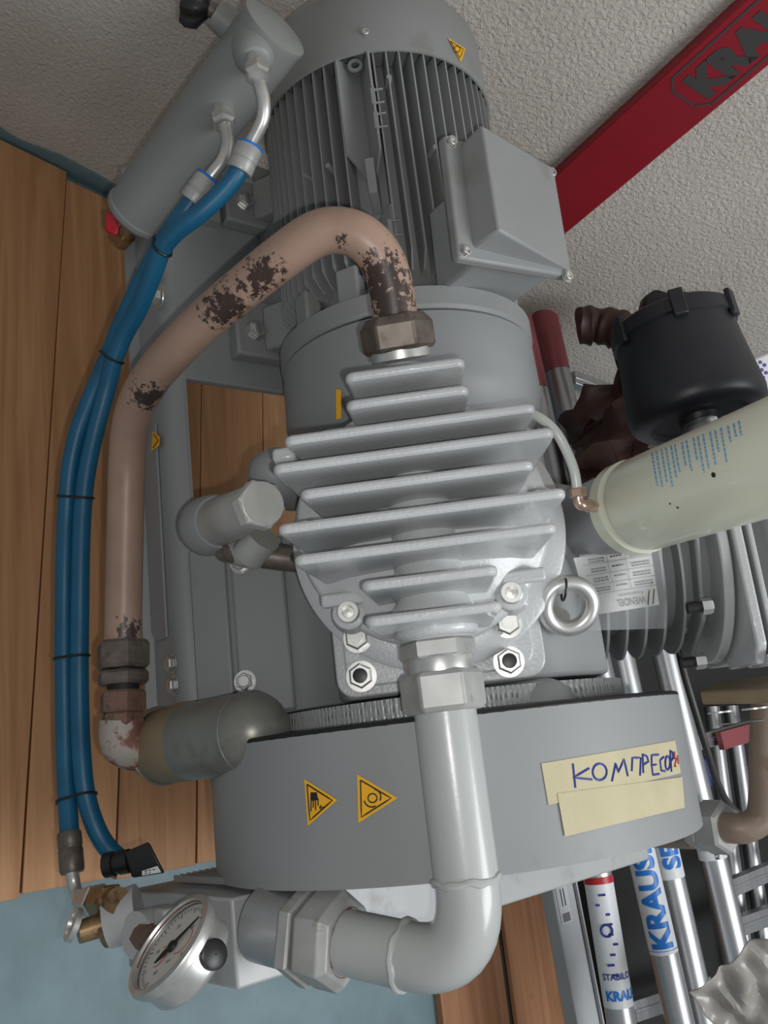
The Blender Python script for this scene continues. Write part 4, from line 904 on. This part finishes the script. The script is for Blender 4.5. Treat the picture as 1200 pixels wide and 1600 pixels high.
def ringband(px, py, w_=.0012, m='cyan'):
    c_ = (oncyl(px, py, p, d, r)-p).dot(d); b = MB(); b.lathe(p, d, [(c_, r+.0013), (c_+w_, r+.0013)], 36, caps=False); part('sleeve_line', b, M[m], s_)
ringband(1024, 1487)
t2, p, q, d, r = pole('scaffold_pole', 'aluminium pole with narrow white instruction sticker, left of the lettered one', 885, 1065, 965, 1560, .33, .0265, .20, .5)
s_, c0_, c1_ = band(t2, p, d, r, (920, 950), 1372, 1576, 'white', label='white sleeve with small print')
b = MB(); b.lathe(p, d, [(c0_, r+.0014), (c0_+.012, r+.0014)], 36, caps=False); part('sleeve_stripe', b, M['redp'], s_)
def across(txt, t0, size, ang0, m, bold=0):
    g, f_ = glyphs(txt, size, bold, .006); sd = CAM-(p+d*t0); sd = (sd-d*sd.dot(d)).normalized(); o_ = d.cross(sd); b = MB(); R_ = r+.0018
    b.add([p+d*(t0-v.y)+(sd*math.cos(ang0-v.x/R_)+o_*math.sin(ang0-v.x/R_))*R_ for v in g], f_); part('lettering', b, M[m], s_, smooth=0, normals=False)
across('KRAUSE', c1_-.014, .022, .75, 'cyan', .0010); across('STABILO', c1_-.048, .015, .8, 'blueink', .0003)
b = MB(); cc_ = (c0_+c1_)/2-.02; side_ = (CAM-(p+d*cc_)); side_ = (side_-d*side_.dot(d)).normalized(); b.torus(p+d*cc_+side_*(r+.001), side_, .010, .0022, 24, 8); part('seal_mark', b, M['blueink'], s_)
b = MB()
for k in range(9):
    a_ = random.uniform(-.5, .5); t_ = c0_+.03+k*.017; o_ = d.cross(side_)
    b.box(p+d*t_+(side_*math.cos(a_)+o_*math.sin(a_))*(r+.0012), (.004, random.uniform(.006, .014), .0006), (d, o_, side_))
part('small_print', b, M['blueink'], s_, smooth=0)
t3, p, q, d, r = pole('scaffold_pole', 'bright aluminium pole just right of the large blue lettering', 846, 470, 1090, 1560, .29, .0290, -.03, .5)
b = MB(); b.lathe(p, d, [(0, r+.001), (.15, r+.001)], 32, caps=False); part('red_reflection', b, M['reflection_rung_red'], t3, label='red reflection painted on the wall end')  # reflection of the red board painted on this pole end too
s_, c0_, c1_ = band(t3, p, d, r, (1030, 1050), 1290, 1375, 'white', label='white sleeve end')
tubetext(s_, p, d, r+.0006, 'SE', c1_-.02, .052, -.35, 'cyan', .002, rev=True)
t4, p, q, d, r = pole('scaffold_pole', 'rightmost bare aluminium pole passing under the brown pipe fitting', 1062, 1120, 1152, 1500, .33, .0285, .75, .03)
s_, c0_, c1_ = band(t4, p, d, r, (1085, 1095), 1322, 1345, 'white', label='small white label')
tubetext(s_, p, d, r+.0006, 'KRAUSE', c1_-.002, .012, -.3, 'ink', .0004, rev=True)
# rectangular aluminium rail with barcode label
rz = .20; p = onz(873, 1395, rz); q = onz(912, 1600, rz); d = (q-p).normalized(); s_ = Z.cross(d).normalized()
rail = thing('aluminium_rail', 'flat aluminium rail with a small barcode label, beside the reddish planks', 'rail', (p+q)/2-Z*.05)
b = MB(); m_ = (p+q)/2; b.box(m_-d*.25, (1.6, .062, .025), (d, s_, Z)); b.box(m_-d*.25-s_*.034+Z*.004, (1.6, .004, .034), (d, s_, Z)); b.box(m_-d*.25+s_*.034+Z*.004, (1.6, .004, .034), (d, s_, Z)); part('profile', b, M['alu'], rail, bevel=.001)
lc = onz(881, 1412, rz+.0135); b = MB(); b.box(lc, (.072, .030, .001), (d, s_, Z)); lb_ = part('label', b, M['white'], rail, smooth=0)
b = MB()
for k in range(9): b.box(lc+d*(.018+.0011*k*1.6)+Z*.001, (.0009, .020, .0004), (d, s_, Z))
for k in range(2): b.box(lc+s_*(.004-.008*k)-d*.012+Z*.001, (.032, .002, .0004), (d, s_, Z))
part('barcode', b, M['ink'], lb_, smooth=0)
# ladder rungs crossing (running away to the right)
lad = thing('ladder', 'aluminium ladder with flat rungs lying behind the round poles', 'ladder', (.6, 1.0, 0))
def rung(px0, py0, px1, py1, z, wd, m='alupole', ext=.25, name='rung'):
    p = onz(px0, py0, z); q = onz(px1, py1, z); d = (q-p).normalized(); q = q+d*ext; l_ = (q-p).length; s = Z.cross(d).normalized()
    b = MB(); b.box((p+q)/2, (l_, wd, .026), (d, s, Z)); b.box((p+q)/2+Z*.0135, (l_, wd*.2, .003), (d, s, Z)); return part(name, b, M[m], lad, bevel=.003)
rung(893, 592, 962, 616, .22, .035, ext=0); rung(890, 655, 962, 680, .22, .03, ext=0)
rung(1070, 1166, 1200, 1128, .24, .034); rung(1128, 1392, 1200, 1362, .26, .036); rung(985, 1580, 1060, 1555, .18, .04, ext=.1)
rung(1145, 1450, 1200, 1430, .20, .04)
for (x0, y0, x1, y1) in ((1150, 1165, 1215, 1620), (1120, 1166, 1180, 1620)):
    p = onz(x0, y0, .12); q = onz(x1, y1, .12); b = MB(); b.cyl(p-(q-p)*.15, q, .02, .02, 24); part('stile', b, M['alupole'], lad)
p = onz(1125, 1158, .27); q = onz(1230, 1128, .27); b = MB(); b.box((p+q)/2, (.040, (q-p).length, .014), (Z.cross((q-p).normalized()), (q-p).normalized(), Z)); part('red_rung_cover', b, M['reflection_rung_red'], lad, label='dull red flat piece on a rung')
# blue crate piece and dark stuff between
b = MB(); b.prism([D(1088, 1187, 2.06), D(1112, 1182, 2.06), D(1116, 1232, 2.06), D(1092, 1238, 2.06)], -RZ*-.0-Z*.10); tag(part('plastic_block', b, mat('deep_blue_plastic', (.01, .02, .16), .4), bevel=.006), 'deep blue plastic block seen between the poles and the rungs', 'block')
for k, (px, py, t_, sx_, sy_, sz_) in enumerate(((1090, 1500, 2.2, 1.6, .7, .05),)):
    b = MB(); b.box((.98, 1.60, .02), (1.6, 1.50, .08)); tag(part('added_dark_mat', b, M['dark'], bevel=.01), 'added black mat darkening the floor under the aluminium poles', 'mat')  # dark slab added so the floor behind the poles stays dark
# black cable
b = MB(); b.tube(spline([D(1050, 960, 1.28), D(1066, 1040, 1.27), D(1086, 1110, 1.27), D(1104, 1170, 1.28), D(1122, 1225, 1.30), D(1150, 1268, 1.33), D(1215, 1300, 1.36)], 8), .0052, 12); tag(part('cable', b, M['cableblack']), 'black cable curving down between the second cylinder and the brown pipe', 'cable')
# crumpled plastic sheet bottom right
def crumple(name, c, ux, uy, w_, h_, amp, mat_, seed, n=26, sc_=9):
    b = MB(); nn_ = ux.cross(uy).normalized(); rows = []
    for j in range(n):
        row = []
        for i in range(n):
            u_ = (i/(n-1)-.5); v__ = (j/(n-1)-.5); e = 1+.12*noise.noise(Vector((math.atan2(v__, u_)*2+seed, 0, 1)))
            p_ = c+ux*u_*w_*e+uy*v__*h_*e; k_ = noise.noise(Vector((u_*sc_+seed, v__*sc_, 0)))+.5*abs(noise.noise(Vector((u_*sc_*1.6, v__*sc_*.5+seed, 2))))
            row.append(p_+nn_*amp*k_)
        rows.append(row)
    b.grid(rows); return part(name, b, M[mat_], smooth=25, solid=.0015)
M['sheet'] = mat('milky_plastic_sheet', (.36, .34, .31), .30, var=.1, vscale=10)
o = crumple('plastic_sheet', D(1196, 1560, 1.50), (RX*.8+RY*.6), (RY*.8-RX*.6), .19, .17, .035, 'sheet', 3, 40, 4); tag(o, 'crumpled milky plastic sheet lying on the poles at the lower right', 'sheet')
# dark reddish brown thing behind the black filter
def blob(name, pts, r, m, seed):
    b = MB(); P_ = spline(pts, 10); rr = [r*(1+.25*noise.noise(Vector((i*.25, seed, 0)))) for i in range(len(P_))]; rr[0] = rr[-1] = r*.4; b.tube(P_, rr, 24)
    for v in b.v: v += Vector((noise.noise(v*18), noise.noise(v*18+Vector((9, 0, 0))), noise.noise(v*18+Vector((0, 9, 0)))))*r*.35
    return part(name, b, M[m])
jk = thing('leather_jacket', 'dark reddish-brown leather garment heaped behind the black air filter', 'garment', onz(960, 640, .2))
o1 = blob('sleeve', [D(905, 510, 1.95), D(935, 508, 1.95), D(975, 520, 1.93), D(1010, 560, 1.9)], .042, 'leather', 2); o2 = blob('body', [D(935, 640, 1.95), D(960, 680, 1.9), D(965, 740, 1.85), D(935, 800, 1.8)], .085, 'leather', 5); o3 = blob('fold', [D(1010, 600, 1.9), D(1000, 680, 1.85), D(985, 760, 1.75)], .09, 'leather', 8)
for o in (o1, o2, o3): o.parent = jk; o.matrix_parent_inverse = Matrix.Translation(-LOC[jk.name])
# foam with a purple dotted print
fp = [D(1146, 572, 1.60), D(1205, 548, 1.60), D(1290, 600, 1.60), D(1290, 700, 1.60), D(1165, 690, 1.60)]
b = MB(); b.prism(fp, -RZ*.12); fo_ = tag(part('foam_block', b, M['foam'], bevel=.006), 'white foam packing block with purple dots between wall and black filter', 'packing')
b = MB()
for u_ in range(6):
    for v__ in range(5):
        if (u_+v__) % 2 == 0: b.lathe(D(1166+u_*5.5+v__*1.2, 572+v__*6-u_*1.5, 1.5995), RZ, [(0, .0033), (.0006, .0033)], 10)
part('dot_print', b, mat('purple_print', (.10, .08, .30), .6), fo_, smooth=0)
# leaning red plank with the maker's name
w0 = onplane(880, 312, wn, wp+wn*.013); w1 = onplane(1180, 48, wn, wp+wn*.013); bd_ = (w1-w0).normalized(); bs = bd_.cross(wn).normalized(); BW = .118
bt = thing('red_plank', 'red painted board with dark KRAUSE lettering leaning on the plaster wall', 'board', w0-bd_*.55)
b = MB(); b.box(w0+bd_*.25, (1.75, BW, .022), (bd_, bs, wn)); part('board', b, M['red'], bt, bevel=.003)
g, f_ = glyphs('KRAUSE', .076, .0050, .02); t0_ = (onplane(1066, 128, wn, wp+wn*.025)-w0).dot(bd_)
face = w0+wn*.0118
up_ = -bs if (-bs).dot(-RX+RY) > 0 else bs
k_ = .95
b = MB(); b.add([face+bd_*(t0_+v.x*k_)+up_*(v.y-.028) for v in g], f_); part('lettering', b, M['greyink'], bt, smooth=0, normals=False)
L_ = max(v.x for v in g)*k_; b = MB(); x0_, x1_, hh = t0_-.022, t0_+L_+.022, .044
cor = [(x0_+.018, -hh), (x1_-.018, -hh), (x1_, -hh+.018), (x1_, hh-.018), (x1_-.018, hh), (x0_+.018, hh), (x0_, hh-.018), (x0_, -hh+.018)]
for i in range(8):
    a_, c_ = cor[i], cor[(i+1) % 8]; A_ = face+bd_*a_[0]+up_*a_[1]; B_ = face+bd_*c_[0]+up_*c_[1]; dd_ = (B_-A_).normalized(); ss = dd_.cross(wn)*.0022
    b.add([A_-ss-dd_*.001, B_-ss+dd_*.001, B_+ss+dd_*.001, A_+ss-dd_*.001], [(0, 1, 2, 3)])
part('frame_line', b, M['greyink'], bt, smooth=0, normals=False)
